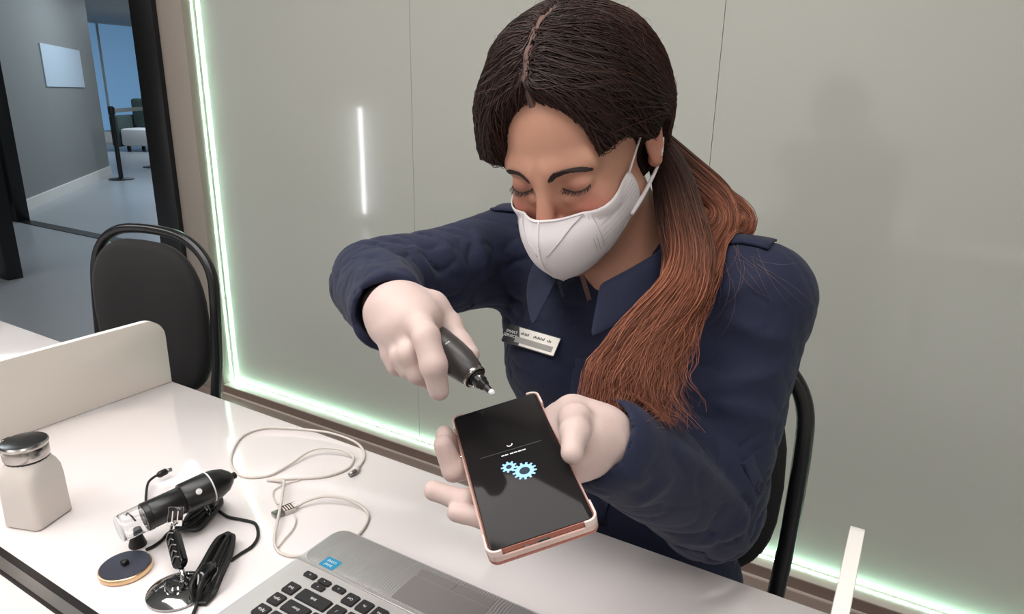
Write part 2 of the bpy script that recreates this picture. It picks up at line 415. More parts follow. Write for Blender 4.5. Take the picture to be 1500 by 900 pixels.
# ================================================================== implicit surfaces for the figure
def sstep(a, b, x): t = np.clip((x-a)/(b-a), 0, 1); return t*t*(3-2*t)
def smin(a, b, k):
    h = np.clip(.5+.5*(b-a)/k, 0, 1); return b*(1-h)+a*h-k*h*(1-h)
def smax(a, b, k): return -smin(-a, -b, k)
def sph(p, c, r): return np.linalg.norm(p-np.asarray(c, float), axis=1)-r
def ell(p, c, r, M=None):
    q = p-np.asarray(c, float)
    if M is not None: q = q@M
    r = np.asarray(r, float); k0 = np.linalg.norm(q/r, axis=1); k1 = np.linalg.norm(q/(r*r), axis=1)
    return k0*(k0-1)/(k1+1e-9)
def cone(p, a, b, r1, r2):
    a = np.asarray(a, float); b = np.asarray(b, float); d = b-a; q = p-a
    t = np.clip((q@d)/(d@d), 0, 1); return np.linalg.norm(q-t[:, None]*d, axis=1)-(r1+(r2-r1)*t)
def chain(p, pts, rad, k=.01):
    out = None
    for i in range(len(pts)-1):
        c = cone(p, pts[i], pts[i+1], rad[i], rad[i+1]); out = c if out is None else smin(out, c, k)
    return out
def axis_grid(lo, hi, h, fine=None):
    if fine is None: return np.arange(lo, hi+h, h)
    f0, f1, hf = fine; a = np.arange(f0, f1, hf)
    return np.concatenate([np.arange(a[0]-h, lo-h, -h)[::-1], a, np.arange(a[-1]+h, hi+h, h)])
def surface(f, xs, ys, zs):
    """sparse surface nets of f(points)=0 on a rectilinear grid"""
    B = 8; ax = []
    for a in (xs, ys, zs):
        n = -len(a) % B; st = a[-1]-a[-2]; ax.append(np.concatenate([a, a[-1]+st*np.arange(1, n+1)]))
    X, Y, Z = ax; nb = [len(a)//B for a in ax]
    cx = [a.reshape(-1, B).mean(1) for a in ax]; hw_ = [(a.reshape(-1, B)[:, -1]-a.reshape(-1, B)[:, 0])/2+(a[1]-a[0]) for a in ax]
    C = np.stack(np.meshgrid(*cx, indexing='ij'), -1).reshape(-1, 3)
    Hd = np.stack(np.meshgrid(*hw_, indexing='ij'), -1).reshape(-1, 3)
    fc = np.concatenate([f(c) for c in np.array_split(C, max(1, len(C)//200000))])
    act = np.abs(fc) < np.linalg.norm(Hd, axis=1)*1.2+.006
    V = np.repeat(np.repeat(np.repeat(np.where(fc < 0, -1., 1.).astype(np.float32).reshape(nb), B, 0), B, 1), B, 2)
    ids = np.argwhere(act.reshape(nb)); o = np.stack(np.meshgrid(*[np.arange(B)]*3, indexing='ij'), -1).reshape(-1, 3)
    for ch_ in np.array_split(ids, max(1, len(ids)//600)):
        if not len(ch_): continue
        g = (ch_[:, None, :]*B+o[None]).reshape(-1, 3)
        P = np.stack([X[g[:, 0]], Y[g[:, 1]], Z[g[:, 2]]], 1)
        V[g[:, 0], g[:, 1], g[:, 2]] = f(P)
    Sg = V < 0; cnt = np.zeros([s-1 for s in V.shape], np.int8)
    cor = [(i, j, k) for i in (0, 1) for j in (0, 1) for k in (0, 1)]
    sh = V.shape
    for c in cor: cnt += Sg[c[0]:sh[0]-1+c[0], c[1]:sh[1]-1+c[1], c[2]:sh[2]-1+c[2]]
    cells = np.argwhere((cnt > 0) & (cnt < 8)); vid = np.full(cnt.shape, -1, np.int32); vid[tuple(cells.T)] = np.arange(len(cells))
    acc = np.zeros((len(cells), 3)); num = np.zeros(len(cells))
    for a in cor:
        for d in range(3):
            if a[d]: continue
            b = list(a); b[d] = 1
            ia = cells+np.array(a); ib = cells+np.array(b)
            va = V[tuple(ia.T)]; vb = V[tuple(ib.T)]; m = (va < 0) != (vb < 0)
            t = np.where(m, va/np.where(m, va-vb, 1), 0)
            pa = np.stack([X[ia[:, 0]], Y[ia[:, 1]], Z[ia[:, 2]]], 1); pb = np.stack([X[ib[:, 0]], Y[ib[:, 1]], Z[ib[:, 2]]], 1)
            acc += np.where(m[:, None], pa+t[:, None]*(pb-pa), 0); num += m
    verts = acc/num[:, None]; F = []
    for d in range(3):
        s0 = [slice(None)]*3; s1 = [slice(None)]*3; s0[d] = slice(0, -1); s1[d] = slice(1, None)
        e = np.argwhere(Sg[tuple(s0)] != Sg[tuple(s1)])
        u, v = [(1, 2), (2, 0), (0, 1)][d]
        e = e[(e[:, u] > 0) & (e[:, v] > 0) & (e[:, u] < sh[u]-1) & (e[:, v] < sh[v]-1)]
        def off(du, dv): q_ = e.copy(); q_[:, u] += du; q_[:, v] += dv; return vid[tuple(q_.T)]
        quad = np.stack([off(-1, -1), off(0, -1), off(0, 0), off(-1, 0)], 1)
        flip = ~Sg[tuple(e.T)]; quad[flip] = quad[flip][:, ::-1]; F.append(quad)
    return verts, np.concatenate(F)
def grad(f, p, e=.0008):
    g = np.stack([f(p+np.eye(3)[i]*e)-f(p-np.eye(3)[i]*e) for i in range(3)], 1)
    return g/(np.linalg.norm(g, axis=1)[:, None]+1e-9)
def snap(f, p, off, n=4):
    p = np.asarray(p, float).copy()
    for _ in range(n): p -= (f(p)-off)[:, None]*grad(f, p)
    return p
def rough3(p, s):            # cheap smooth variation
    q = p*s
    return (np.sin(q[:, 0]*1.7+1.3*np.sin(q[:, 1]*1.1+.4)+q[:, 2]*.6)+np.sin(q[:, 1]*1.9+1.1*np.sin(q[:, 2]*1.3)-q[:, 0]*.5)
            + np.sin(q[:, 2]*1.5+1.2*np.sin(q[:, 0]*.9+1.7)+q[:, 1]*.7))/3

# ------------------------------------------------------------------ pose
HK = .92; HT = np.array([-.328, .681, 1.2190])
def rotm(a, b, c):
    ca, sa = math.cos(a), math.sin(a); cb, sb = math.cos(b), math.sin(b); cc, sc = math.cos(c), math.sin(c)
    return (np.array([[cc, -sc, 0], [sc, cc, 0], [0, 0, 1]])@np.array([[cb, 0, sb], [0, 1, 0], [-sb, 0, cb]])@np.array([[1, 0, 0], [0, ca, -sa], [0, sa, ca]]))
HR = rotm(R(27), R(-5.5), R(-1.5))
def h2w(p): return (np.asarray(p, float)*HK)@HR.T+HT
def w2h(p): return ((p-HT)@HR)/HK
SHL, ELL, WRL = np.array([-.142, .755, 1.066]), np.array([-.152, .688, .842]), np.array([-.203, .513, .977])
SHR, ELR, WRR = np.array([-.462, .765, 1.068]), PD(552, 418, .765), PD(570, 456, .612)
NECK = np.array([-.300, .757, 1.115])

def f_head(p):               # head-local coordinates, metres before scaling
    ax_ = p.copy(); ax_[:, 0] = np.abs(ax_[:, 0]); a = ax_
    d = ell(p, (0, .016, .028), (.0760, .102, .092))
    d = smin(d, ell(p, (0, -.030, -.042), (.0585, .058, .080)), .03)
    d = smin(d, cone(a, (.052, .0, -.060), (.008, -.070, -.104), .019, .016), .025)
    d = smin(d, sph(p, (0, -.078, -.106), .015), .02)
    d = smin(d, ell(a, (.041, -.058, -.030), (.021, .023, .020)), .02)
    d = smin(d, cone(a, (.010, -.083, .019), (.046, -.064, .019), .011, .009), .016)      # brow
    d = smax(d, -sph(a, (.034, -.098, .000), .0165), .014)                                # sockets
    d = smin(d, cone(p, (0, -.090, .006), (0, -.108, -.036), .0068, .0115), .012)            # nose
    d = smin(d, sph(a, (.011, -.098, -.041), .0085), .007)
    d = smin(d, ell(a, (.0335, -.0705, -.001), (.0165, .0135, .0125)), .003)                # closed lids
    d = smin(d, cone(a, (.022, -.082, -.015), (.045, -.073, -.013), .004, .004), .008)          # lower lid
    # ears
    b = a-np.array([.0035, .017, 0])
    e = ell(b, (.0775, .012, -.008), (.0065, .018, .029)); e = smax(e, -ell(b, (.085, .010, -.006), (.0065, .010, .017)), .004)
    e = smin(e, cone(b, (.079, .005, .016), (.081, .028, .010), .0042, .0042), .004)
    e = smin(e, cone(b, (.081, .028, .010), (.080, .022, -.022), .0042, .004), .004)
    e = smin(e, sph(b, (.077, .008, -.033), .008), .006)
    d = smin(d, e, .006)
    return d
def arms(p, dr):
    d = chain(p, [SHL, ELL, WRL], [.060-dr, .050-dr, .036-dr], .02)
    return smin(d, chain(p, [SHR, ELR, WRR], [.058-dr, .046-dr, .033-dr], .02), .01)
def torso(p, dr):
    d = ell(p, (-.308, .785, .960), (.160-dr, .103-dr, .165-dr))
    d = smin(d, ell(p, (-.306, .825, .77), (.140-dr, .100-dr, .19-dr)), .05)
    d = smin(d, cone(p, NECK+(0, .012, -.03), SHL, .058-dr, .058-dr), .03)
    d = smin(d, cone(p, NECK+(0, .012, -.03), SHR, .058-dr, .058-dr), .03)
    for sx in (-1, 1): d = smin(d, ell(p, (-.300+sx*.062, .712, .955), (.058-dr, .050-dr, .058-dr)), .04)
    return d
HIP = np.array([-.300, .835, .593])
KN = {1: np.array([-.20, .47, .545]), -1: np.array([-.42, .47, .545])}
AN = {1: np.array([-.19, .52, .10]), -1: np.array([-.43, .52, .10])}
def legs(p, dr):
    d = ell(p, HIP, (.165-dr, .112-dr, .122-dr))
    for s in (1, -1):
        d = smin(d, chain(p, [HIP+(s*.085, -.02, -.03), KN[s], AN[s]], [.090-dr, .066-dr, .046-dr], .02), .03)
    return d
def f_body(p):
    d = np.linalg.norm(p-HT, axis=1)-.10; m_ = d < .10
    if m_.any(): d[m_] = f_head(w2h(p[m_]))*HK
    n0 = h2w([0, .022, -.055]); d = smin(d, chain(p, [n0, NECK+(0, .005, .0), NECK+(0, .02, -.06)], [.050, .051, .070], .02), .022)
    n1 = h2w([0, -.03, -.085])
    d = smin(d, cone(p, n1, NECK+(0, -.03, -.02), .022, .03), .03)
    d = smin(d, torso(p, .014), .02); d = smin(d, arms(p, .013), .02); d = smin(d, legs(p, .012), .03)
    for s in (1, -1): d = smin(d, cone(p, AN[s]+(0, 0, -.04), AN[s]+(0, -.13, -.062), .036, .022), .02)
    for (wr, di) in ((WRL, WRL-ELL), (WRR, WRR-ELR)):         # hands inside the gloves
        di = di/np.linalg.norm(di); d = smin(d, cone(p, wr, wr+di*.012, .020, .014), .01)
    return d
xs = axis_grid(-.60, -.03, .006, (-.405, -.215, .0018)); ys = axis_grid(.33, 1.02, .006, (.545, .775, .0018)); zs = axis_grid(.0, 1.345, .006, (1.10, 1.345, .0018))
bv, bf = surface(f_body, xs, ys, zs)
L_ = w2h(bv); aL = L_.copy(); aL[:, 0] = np.abs(aL[:, 0])
skin = np.array(S(198, 147, 124)[:3]); blush = np.array(S(200, 118, 104)[:3]); lid = np.array(S(176, 118, 102)[:3]); earc = np.array(S(205, 130, 112)[:3])
C_ = np.tile(skin, (len(bv), 1))
def mixc(C_, c, wgt): return C_*(1-wgt[:, None])+c*wgt[:, None]
C_ = mixc(C_, blush, .75*np.exp(-((aL-(.043, -.075, -.030))**2@np.array([1/.020**2, 1/.03**2, 1/.018**2]))))
C_ = mixc(C_, blush, .45*np.exp(-((aL-(0, -.115, -.030))**2@np.array([1/.014**2, 1/.03**2, 1/.02**2]))))
C_ = mixc(C_, lid, .75*np.exp(-((aL-(.034, -.085, .000))**2@np.array([1/.015**2, 1/.02**2, 1/.0105**2]))))
C_ = mixc(C_, earc, .7*np.exp(-((aL-(.083, .028, -.008))**2@np.array([1/.012**2, 1/.02**2, 1/.03**2]))))
mat('skin', S(200, 150, 128), .48, sss=.12, spec=.4, bump=.05, bscale=500, attr='tint')
person = npmesh('person', bv, bf, 'skin', None, colors=np.c_[C_, np.ones(len(C_))])
tag(person, 'seated person in navy shirt, white face mask and white gloves repairing a phone', 'person')

# ------------------------------------------------------------------ shirt
mat('navy', S(29, 34, 58), .78, sheen=.06, bump=.12, bscale=700, var=.08, vscale=12, spec=.3)
mat('navy_dark', S(24, 28, 48), .8, bump=.15, bscale=700)
def foldf(p, c, axd, wl, sig, amp, tw=0.):
    axd = np.asarray(axd, float); axd /= np.linalg.norm(axd); q = p-np.asarray(c, float); s = q@axd
    n = rough3(p, 22.)*.9
    return amp*np.exp(-(q**2).sum(1)/(2*sig*sig))*(1-np.abs(np.sin(PI*s/wl+n*1.1+tw)))**1.0
RIDGES = []
def hits(f, PXY, d0=.42, d1=1.0):
    v = np.array([ray(*q_) for q_ in PXY]); L = np.linalg.norm(v, axis=1); t = np.full(len(v), d0)
    for _ in range(70):
        d = f(CAM+v*t[:, None]); t = np.where((d < .0003) | (t > d1), t, t+np.maximum(d, .0003)*.75/L)
    return CAM+v*t[:, None]
def hit(f, px, py): return hits(f, [(px, py)])[0]
def sleeve(p, pts, rad, cut):
    d = chain(p, pts, rad, .025)
    di = pts[-1]-pts[-2]; di = di/np.linalg.norm(di); e = pts[-1]+di*cut
    d = smax(d, (p-e)@di, .004)
    return smax(d, -cone(p, e-di*.015, e+di*.05, rad[-1]-.009, rad[-1]-.009), .003)
CUTL, CUTR = .034, .008
def f_shirt(p):
    d = torso(p, 0.)
    d = smin(d, ell(p, (-.298, .832, .625), (.174, .116, .11)), .04)
    d = smax(d, .565-p[:, 2], .006)
    # open neck
    q = p-NECK
    d = smax(d, -cone(p, NECK+(0, -.005, -.004), NECK+(0, -.03, .14), .055, .085), .008)
    d = smax(d, -cone(p, NECK+(.006, -.055, -.005), NECK+(.010, -.090, -.056), .042, .022), .01)
    d = smax(d, -cone(p, NECK+(.004, -.05, .02), NECK+(.004, -.13, .0), .045, .05), .01)
    a1 = sleeve(p, [SHL, ELL, WRL], [.061, .057, .0445], CUTL); a2 = sleeve(p, [SHR, ELR, WRR], [.061, .048, .0365], CUTR)
    d = smin(d, a1, .022); d = smin(d, a2, .022)
    d -= .0025*rough3(p, 28.)
    near = np.abs(d) < .035; d_all, p_all = d, p; d, p = d[near], p[near]
    for (pts, am, wd) in RIDGES:
        if not len(p): break
        dm = None
        for i in range(len(pts)-1):
            a = pts[i]; e = pts[i+1]-a; q = p-a; t = np.clip((q@e)/(e@e), 0, 1); v = np.linalg.norm(q-t[:, None]*e, axis=1)
            en = 1-.9*np.abs(((i+t)/(len(pts)-1))*2-1)**2
            c = en*np.exp(-v/(.62*wd)); dm = c if dm is None else np.maximum(c, dm)
        d = d-1.9*am*dm
    if len(p):
        we = .35+.9*np.exp(-((p-ELL)**2).sum(1)/.012)+.9*np.exp(-((p-ELR)**2).sum(1)/.014)+.6*np.exp(-((p-SHR-(.0, -.06, -.04))**2).sum(1)/.008)
        sk_ = p@np.array([[.8, .3, -.5], [-.4, .9, .2], [.5, .1, .85]])
        n1 = rough3(sk_+.17, 52.); n2 = rough3(sk_*np.array([1, .55, 1])+.6, 78.)
        d = d+we*(.0042*np.exp(-np.abs(n1)/.10)+.0026*np.exp(-np.abs(n2)/.12))
    d_all[near] = d; d = d_all
    return d
_rd = [([(985, 575), (1020, 570), (1060, 563), (1100, 558), (1130, 547), (1160, 530)], .008, .011), ([(1030, 590), (1060, 594), (1090, 600), (1120, 610), (1150, 622)], .007, .011),
       ([(985, 608), (1010, 625), (1040, 645), (1070, 660), (1100, 676)], .008, .010), ([(985, 655), (1010, 675), (1035, 695), (1058, 718), (1076, 745)], .009, .010), ([(1030, 650), (1055, 668), (1078, 690), (1096, 715), (1106, 745)], .007, .009),
       ([(1000, 665), (994, 700), (988, 735), (976, 765), (962, 790)], .008, .010), ([(925, 742), (945, 728), (965, 714), (985, 700)], .006, .010), ([(1050, 705), (1072, 730), (1086, 755), (1088, 785)], .008, .009),
       ([(895, 685), (920, 697), (950, 703)], .005, .010), ([(990, 793), (1015, 793), (1040, 790), (1065, 782), (1090, 768)], .007, .009), ([(1060, 462), (1090, 480), (1130, 496), (1165, 500)], .006, .013), ([(1040, 435), (1075, 425), (1110, 412), (1140, 398)], .006, .013),
       ([(642, 345), (655, 368), (670, 392), (688, 415)], .008, .011), ([(600, 356), (612, 378), (628, 400), (648, 420)], .008, .010), ([(560, 366), (576, 384), (592, 400), (612, 416)], .007, .010), ([(520, 396), (545, 398), (570, 405)], .006, .010), ([(694, 325), (702, 355), (708, 390), (712, 420)], .006, .011),
       ([(735, 565), (760, 572), (800, 570)], .006, .012), ([(732, 410), (738, 445), (738, 490)], .006, .011), ([(1060, 830), (1085, 818), (1105, 800)], .006, .010)]
_h = iter(hits(f_shirt, [q_ for r_ in _rd for q_ in r_[0]]))
RIDGES = [([next(_h) for q_ in pl], am, wd) for (pl, am, wd) in _rd]
RIDGES = [(pl, am, wd) for (pl, am, wd) in RIDGES if max(np.linalg.norm(pl[i+1]-pl[i]) for i in range(len(pl)-1)) < .09]
xs = axis_grid(-.62, -.03, .003); ys = axis_grid(.40, 1.02, .003); zs = axis_grid(.54, 1.20, .003)
sv, sf_ = surface(f_shirt, xs, ys, zs)
shirt = npmesh('shirt', sv, sf_, 'navy', person)
tag(shirt, 'navy long-sleeved uniform shirt')
# collar: a stand folded over into two leaves
def collar():
    n = 61; rows = 7; V = []
    for i in range(n):
        u = i/(n-1)*2-1                                     # -1 her right front ... 0 nape ... 1 her left front
        a = u*PI*.90; sx, cy_ = math.sin(a), -math.cos(a)   # cy_: -1 at the nape in +Y
        rin = .062+.006*abs(u); y = NECK[1]-.012-(cy_)*rin*1.08; x = NECK[0]+.003+sx*rin
        base = NECK[2]-.004-.052*abs(u)**2.4; topz = base+.030+.006*(1-abs(u))
        fw = abs(u)**3
        y -= .030*fw; x += .0*fw
        out = np.array([sx, -cy_, 0.]); leaf = .034+.016*abs(u)**2.0
        for r in range(rows):
            t = r/(rows-1)
            if t < .34: tt = t/.34; P = np.array([x, y, base+(topz-base)*tt])+out*.003*tt
            else:
                tt = (t-.34)/.66; P = np.array([x, y, topz])+out*(.006+.030*tt*(.6+.4*fw))+np.array([0, -.014*fw*tt, -leaf*tt**1.15+.004*math.sin(PI*min(1, tt*2))])
            V.append(P)
    F = [(i*rows+r, i*rows+r+1, (i+1)*rows+r+1, (i+1)*rows+r) for i in range(n-1) for r in range(rows-1)]
    o = pydata('collar', V, F, 'navy', shirt); md = o.modifiers.new('thick', 'SOLIDIFY'); md.thickness = .0028; md.offset = 0
    md2 = o.modifiers.new('sub', 'SUBSURF'); md2.levels = 1; md2.render_levels = 1
    return o
collar()
# placket, buttons, epaulettes
def strip_on(name, pts, wdir, wid, m, parent, f=f_shirt, off=.0015, n=30, th=.002):
    P = catmull(pts, n//(len(pts)-1)); wdir = np.asarray(wdir, float); wdir /= np.linalg.norm(wdir)
    A_ = [snap(f, P+wdir*wid*s, off) for s in (-.5, -.25, 0, .25, .5)]
    V = np.stack(A_, 1).reshape(-1, 3); k = 5
    F = [(i*k+j, i*k+j+1, (i+1)*k+j+1, (i+1)*k+j) for i in range(len(P)-1) for j in range(k-1)]
    o = pydata(name, V, F, m, parent); md = o.modifiers.new('thick', 'SOLIDIFY'); md.thickness = th; md.offset = 0; return o
strip_on('placket', [(-.297, .66, .985), (-.298, .65, .93), (-.299, .68, .84), (-.3, .70, .74)], (1, 0, 0), .030, 'navy', shirt)
def button(c, f, parent, r=.0062, m='navy_dark'):
    p_ = snap(f, np.array([c], float), .0028); n_ = grad(f, p_)[0]
    lathe('button', [(r*.55, .0), (r*.9, .0), (r, .0012), (r*.85, .0024), (r*.7, .0016), (r*.2, .0016)], m, parent, ns=20, M=frame_from(p_[0], n_))
for z in (.985, .915, .845, .775): button((-.298, .66, z), f_shirt, shirt)
tp_ = hit(f_shirt, 1104, 700); tn_ = nrm_ = grad(f_shirt, tp_[None], .012)[0]; ta_ = hit(f_shirt, 1092, 672)-hit(f_shirt, 1112, 722)
ta_ = ta_-tn_*(ta_@tn_); ta_ /= np.linalg.norm(ta_); tb_ = np.cross(tn_, ta_)
TBM = Matrix(((tb_[0], ta_[0], tn_[0], tp_[0]), (tb_[1], ta_[1], tn_[1], tp_[1]), (tb_[2], ta_[2], tn_[2], tp_[2]), (0, 0, 0, 1)))
prism('sleeve_tab', [(-.009, .024), (-.009, -.012), (-.006, -.018), (0, -.021), (.006, -.018), (.009, -.012), (.009, .024)], -.004, .0032, 'navy', shirt, bev=.001, M=TBM)
lathe('button', [(.003, .0), (.0058, .0), (.0064, .0012), (.0056, .0024), (.0045, .0016), (.0012, .0016)], 'navy_dark', shirt, ns=20, M=TBM@Matrix.Translation((0, -.012, .0030)))
for (sh_, sgn) in ((SHL, 1), (SHR, -1)):
    strip_on('epaulette', [NECK+(sgn*.085, .01, .03), (NECK+sh_)/2+(sgn*.02, 0, .06), sh_+(sgn*.012, -.005, .06)], (0, 1, 0), .042, 'navy', shirt, off=.0025, n=24, th=.003)
# chest pocket flaps

# trousers and shoes
mat('trouser', S(30, 34, 54), .8, bump=.12, bscale=600)
def f_tr(p):
    d = legs(p, 0.); d = smax(d, .055-p[:, 2], .004); d = smax(d, p[:, 2]-.68, .004)
    return d-.002*rough3(p, 30.)-foldf(p, (-.22, .75, .60), (1, .6, 0), .04, .08, .006)-foldf(p, (-.40, .75, .60), (-1, .6, 0), .04, .08, .006)
xs = axis_grid(-.56, -.05, .006); ys = axis_grid(.36, 1.02, .006); zs = axis_grid(.03, .74, .006)
tv, tf = surface(f_tr, xs, ys, zs); npmesh('trousers', tv, tf, 'trouser', person)
for s in (1, -1):
    a_ = AN[s]
    def f_sh(p):
        d = chain(p, [a_+(0, .03, -.055), a_+(0, -.05, -.058), a_+(0, -.15, -.064)], [.042, .042, .034], .02)
        return smax(smax(d, .002-p[:, 2], .004), p[:, 2]-.085, .006)
    v_, f_ = surface(f_sh, axis_grid(a_[0]-.06, a_[0]+.06, .005), axis_grid(a_[1]-.22, a_[1]+.1, .005), axis_grid(-.02, .11, .005))
    npmesh('shoe', v_, f_, 'plastic_black', person)

# ------------------------------------------------------------------ face mask
mat('mask_white', S(236, 230, 232), .8, bump=.06, bscale=900)
mat('mask_seam', S(196, 188, 192), .8)
net = [[(0, -.117, -.020), (.024, -.101, -.026), (.051, -.069, -.029), (.071, -.024, -.017)],
       [(0, -.133, -.042), (.031, -.112, -.045), (.057, -.074, -.044), (.0745, -.021, -.032)],
       [(0, -.136, -.066), (.031, -.115, -.067), (.0575, -.076, -.062), (.0745, -.019, -.046)],
       [(0, -.127, -.090), (.029, -.108, -.089), (.053, -.073, -.079), (.072, -.020, -.058)],
       [(0, -.105, -.112), (.024, -.091, -.107), (.047, -.063, -.094), (.069, -.025, -.066)]]
net = np.array(net)
def mask_pt(u, v):          # u -1..1 across, v 0..1 top to bottom
    return None
NU, NV = 25, 25
rows_ = np.array([catmull(net[r], (NU-1)//3) for r in range(5)])       # 5 x NU
grid = np.stack([catmull(rows_[:, c], (NV-1)//4) for c in range(rows_.shape[1])], 1)   # NV x NU
half = grid; mir = half[:, 1:][:, ::-1]*np.array([-1, 1, 1])
full = np.concatenate([mir, half], 1); NVv, NUu = full.shape[:2]
pf = full.reshape(-1, 3); dd = f_head(pf); g_ = grad(f_head, pf); pf = pf+np.clip(.0035-dd, 0, .02)[:, None]*g_
full = pf.reshape(NVv, NUu, 3)
F = [(i*NUu+j, i*NUu+j+1, (i+1)*NUu+j+1, (i+1)*NUu+j) for i in range(NVv-1) for j in range(NUu-1)]
fm = pydata('face_mask', h2w(pf), F, 'mask_white', person); tag(fm, 'white folded face mask with ear loops')
md = fm.modifiers.new('thick', 'SOLIDIFY'); md.thickness = .0014; md.offset = 1
def mline(pts, r=.0005, m='mask_seam'):
    P = []
    for (u, v) in pts:
        x = (u+1)/2*(NUu-1); y = v*(NVv-1); i, j = min(int(y), NVv-2), min(int(x), NUu-2); a, b = y-i, x-j
        P.append((full[i, j]*(1-a)*(1-b)+full[i+1, j]*a*(1-b)+full[i, j+1]*(1-a)*b+full[i+1, j+1]*a*b))
    P = np.array(P); nrm = grad(f_head, P); P = catmull(P+nrm*.0009, 6)
    tube('seam', h2w(P), r, m, fm, ns=6)
for s in (1, -1):
    mline([(s*.50, .03), (s*.36, .12), (s*.22, .24), (s*.06, .40)], .0007, 'mask_seam')
    for du in (.50, .53, .57): mline([(s*du, .06), (s*(du+.02), .5), (s*du, .95)], .00035)
    for k_ in range(9): mline([(s*.60, .10+.09*k_), (s*.80, .12+.085*k_), (s*.97, .14+.08*k_)], .00025)
    lp = [(s*.071, -.026, -.018), (s*.079, -.004, .006), (s*.0865, .022, .027), (s*.086, .046, .016), (s*.0855, .052, -.008), (s*.084, .036, -.034), (s*.078, .008, -.050), (s*.0735, -.018, -.058), (s*.069, -.040, -.064)]
    tube('ear_loop', h2w(lp), [.0012, .0011, .0011, .0011, .0011, .0014, .0020, .0026, .0020], 'mask_white', fm, ns=8, smooth_n=6)
mline([(0, .01), (0, .3), (0, .6), (0, .98)], .0008, 'mask_white')
mline([(-.5, .02), (-.25, .02), (0, .012), (.25, .02), (.5, .02)], .0006, 'mask_white')

# ------------------------------------------------------------------ brows and lashes
def strands_mesh(name, PL, rad, m, parent, ns=3, colors=None, taper=True):
    """PL: (n, k, 3) polylines -> one mesh of thin tapering tubes"""
    PL = np.asarray(PL, float); n, k = PL.shape[:2]
    T = np.gradient(PL, axis=1); T /= np.linalg.norm(T, axis=2)[..., None]+1e-12
    rf = np.array([.3, .5, .8]); N = np.cross(T, rf); N /= np.linalg.norm(N, axis=2)[..., None]+1e-12; Bn = np.cross(T, N)
    r = np.broadcast_to(np.asarray(rad, float).reshape(-1, 1), (n, k)).copy()
    if taper: r = r*np.interp(np.linspace(0, 1, k), [0, .1, .6, 1], [.7, 1, .9, .25])
    V = np.stack([PL+r[..., None]*(math.cos(2*PI*j/ns)*N+math.sin(2*PI*j/ns)*Bn) for j in range(ns)], 2)   # n,k,ns,3
    idx = np.arange(n*k*ns).reshape(n, k, ns); F = []
    for j in range(ns):
        F.append(np.stack([idx[:, :-1, j], idx[:, :-1, (j+1) % ns], idx[:, 1:, (j+1) % ns], idx[:, 1:, j]], -1).reshape(-1, 4))
    cc = None
    if colors is not None: cc = np.repeat(np.asarray(colors).reshape(n*k, 4), ns, 0)
    o = npmesh(name, V.reshape(-1, 3), np.concatenate(F), m, parent, colors=cc); o['kind'] = 'stuff'; return o
mat('brow_hair', S(50, 36, 33), .6)
for s in (1, -1):
    n = 330; t = rng.random(n); C0 = catmull([(s*.013, -.098, .0140), (s*.026, -.094, .0180), (s*.039, -.084, .0190), (s*.049, -.072, .0150)], 20)
    base = C0[(t*(len(C0)-1)).astype(int)]; thick = .0056*(1-t*.6)*np.clip(t*6+.35, 0, 1)
    base = base+np.c_[np.zeros(n), np.zeros(n), (rng.random(n)-.5)*2*thick]
    dr_ = np.c_[s*(.5+.5*t), .25*t, .55-.9*t]; dr_ /= np.linalg.norm(dr_, axis=1)[:, None]
    ln = .0065+.002*rng.random(n); PLs = np.stack([base+dr_*ln[:, None]*q_ for q_ in (0, .33, .66, 1)], 1)
    sh0 = PLs.shape; flat = snap(f_head, PLs.reshape(-1, 3), .0005); 
    strands_mesh('eyebrow', h2w(flat).reshape(sh0), .00042, 'brow_hair', person)
    # lash line: rim of the lowered upper lid and lashes
    th_ = np.linspace(-1, 1, 26); arc = np.c_[s*(.0335+.0165*th_), -.0835+.004*th_*th_+.003*np.clip(th_, 0, 1), -.0062+.0045*th_**2]
    arc = snap(f_head, arc, .0004)
    tube('eyelid_line', h2w(arc), .00075, 'brow_hair', person, ns=6)
    n = 46; t = rng.random(n)*2-1; base = np.c_[s*(.0335+.0165*t), -.0835+.004*t*t+.003*np.clip(t, 0, 1), -.0062+.0045*t**2]; base = snap(f_head, base, .0003)
    dr_ = np.c_[s*.45*t, -np.ones(n), -.55+0*t]; dr_ /= np.linalg.norm(dr_, axis=1)[:, None]; ln = .006+.002*rng.random(n)
    PLs = np.stack([base+dr_*ln[:, None]*q_+np.array([0, 0, .0015])*q_*q_ for q_ in (0, .33, .66, 1)], 1)
    strands_mesh('eyelashes', h2w(PLs.reshape(-1, 3)).reshape(PLs.shape), .0003, 'brow_hair', person)

# ------------------------------------------------------------------ hair
mat('hair', S(46, 32, 29), .42, spec=.45, attr='tint', aniso=.4)
HC, HRR = np.array([-.004, .027, .037]), np.array([.108, .125, .1165])
def f_hair(p):
    a = p.copy(); a[:, 0] = np.abs(a[:, 0])
    d = ell(p, HC, HRR)
    d = smin(d, ell(p, (0, .075, -.005), (.070, .050, .070)), .03)
    d = smin(d, ell(p, (-.076, -.010, .010), (.032, .045, .055)), .02)                # fuller right side
    d = smax(d, -ell(p, (.006, -.130, -.014), (.090, .096, .152)), .006)
    d = smax(d, -ell(p, (.086, -.052, -.036), (.058, .070, .068)), .006)                # clear of her left cheek
    d = smax(d, -ell(p, (-.090, -.070, -.055), (.065, .075, .082)), .006)
    d = smax(d, -ell(p, (.104, .022, -.028), (.036, .028, .042)), .005)                  # and ear
    d = smax(d, -.062-p[:, 2]+.25*np.clip(p[:, 1], -.1, .0), .01)
    ph = np.arctan2(p[:, 2]-.02, p[:, 1]-.05)
    return d+.0006*np.sin(ph*70+6*rough3(p, 40.))+.0020*rough3(p, 55.)+.0045*np.exp(-(p[:, 0]/.0045)**2)*(p[:, 2] > .06)
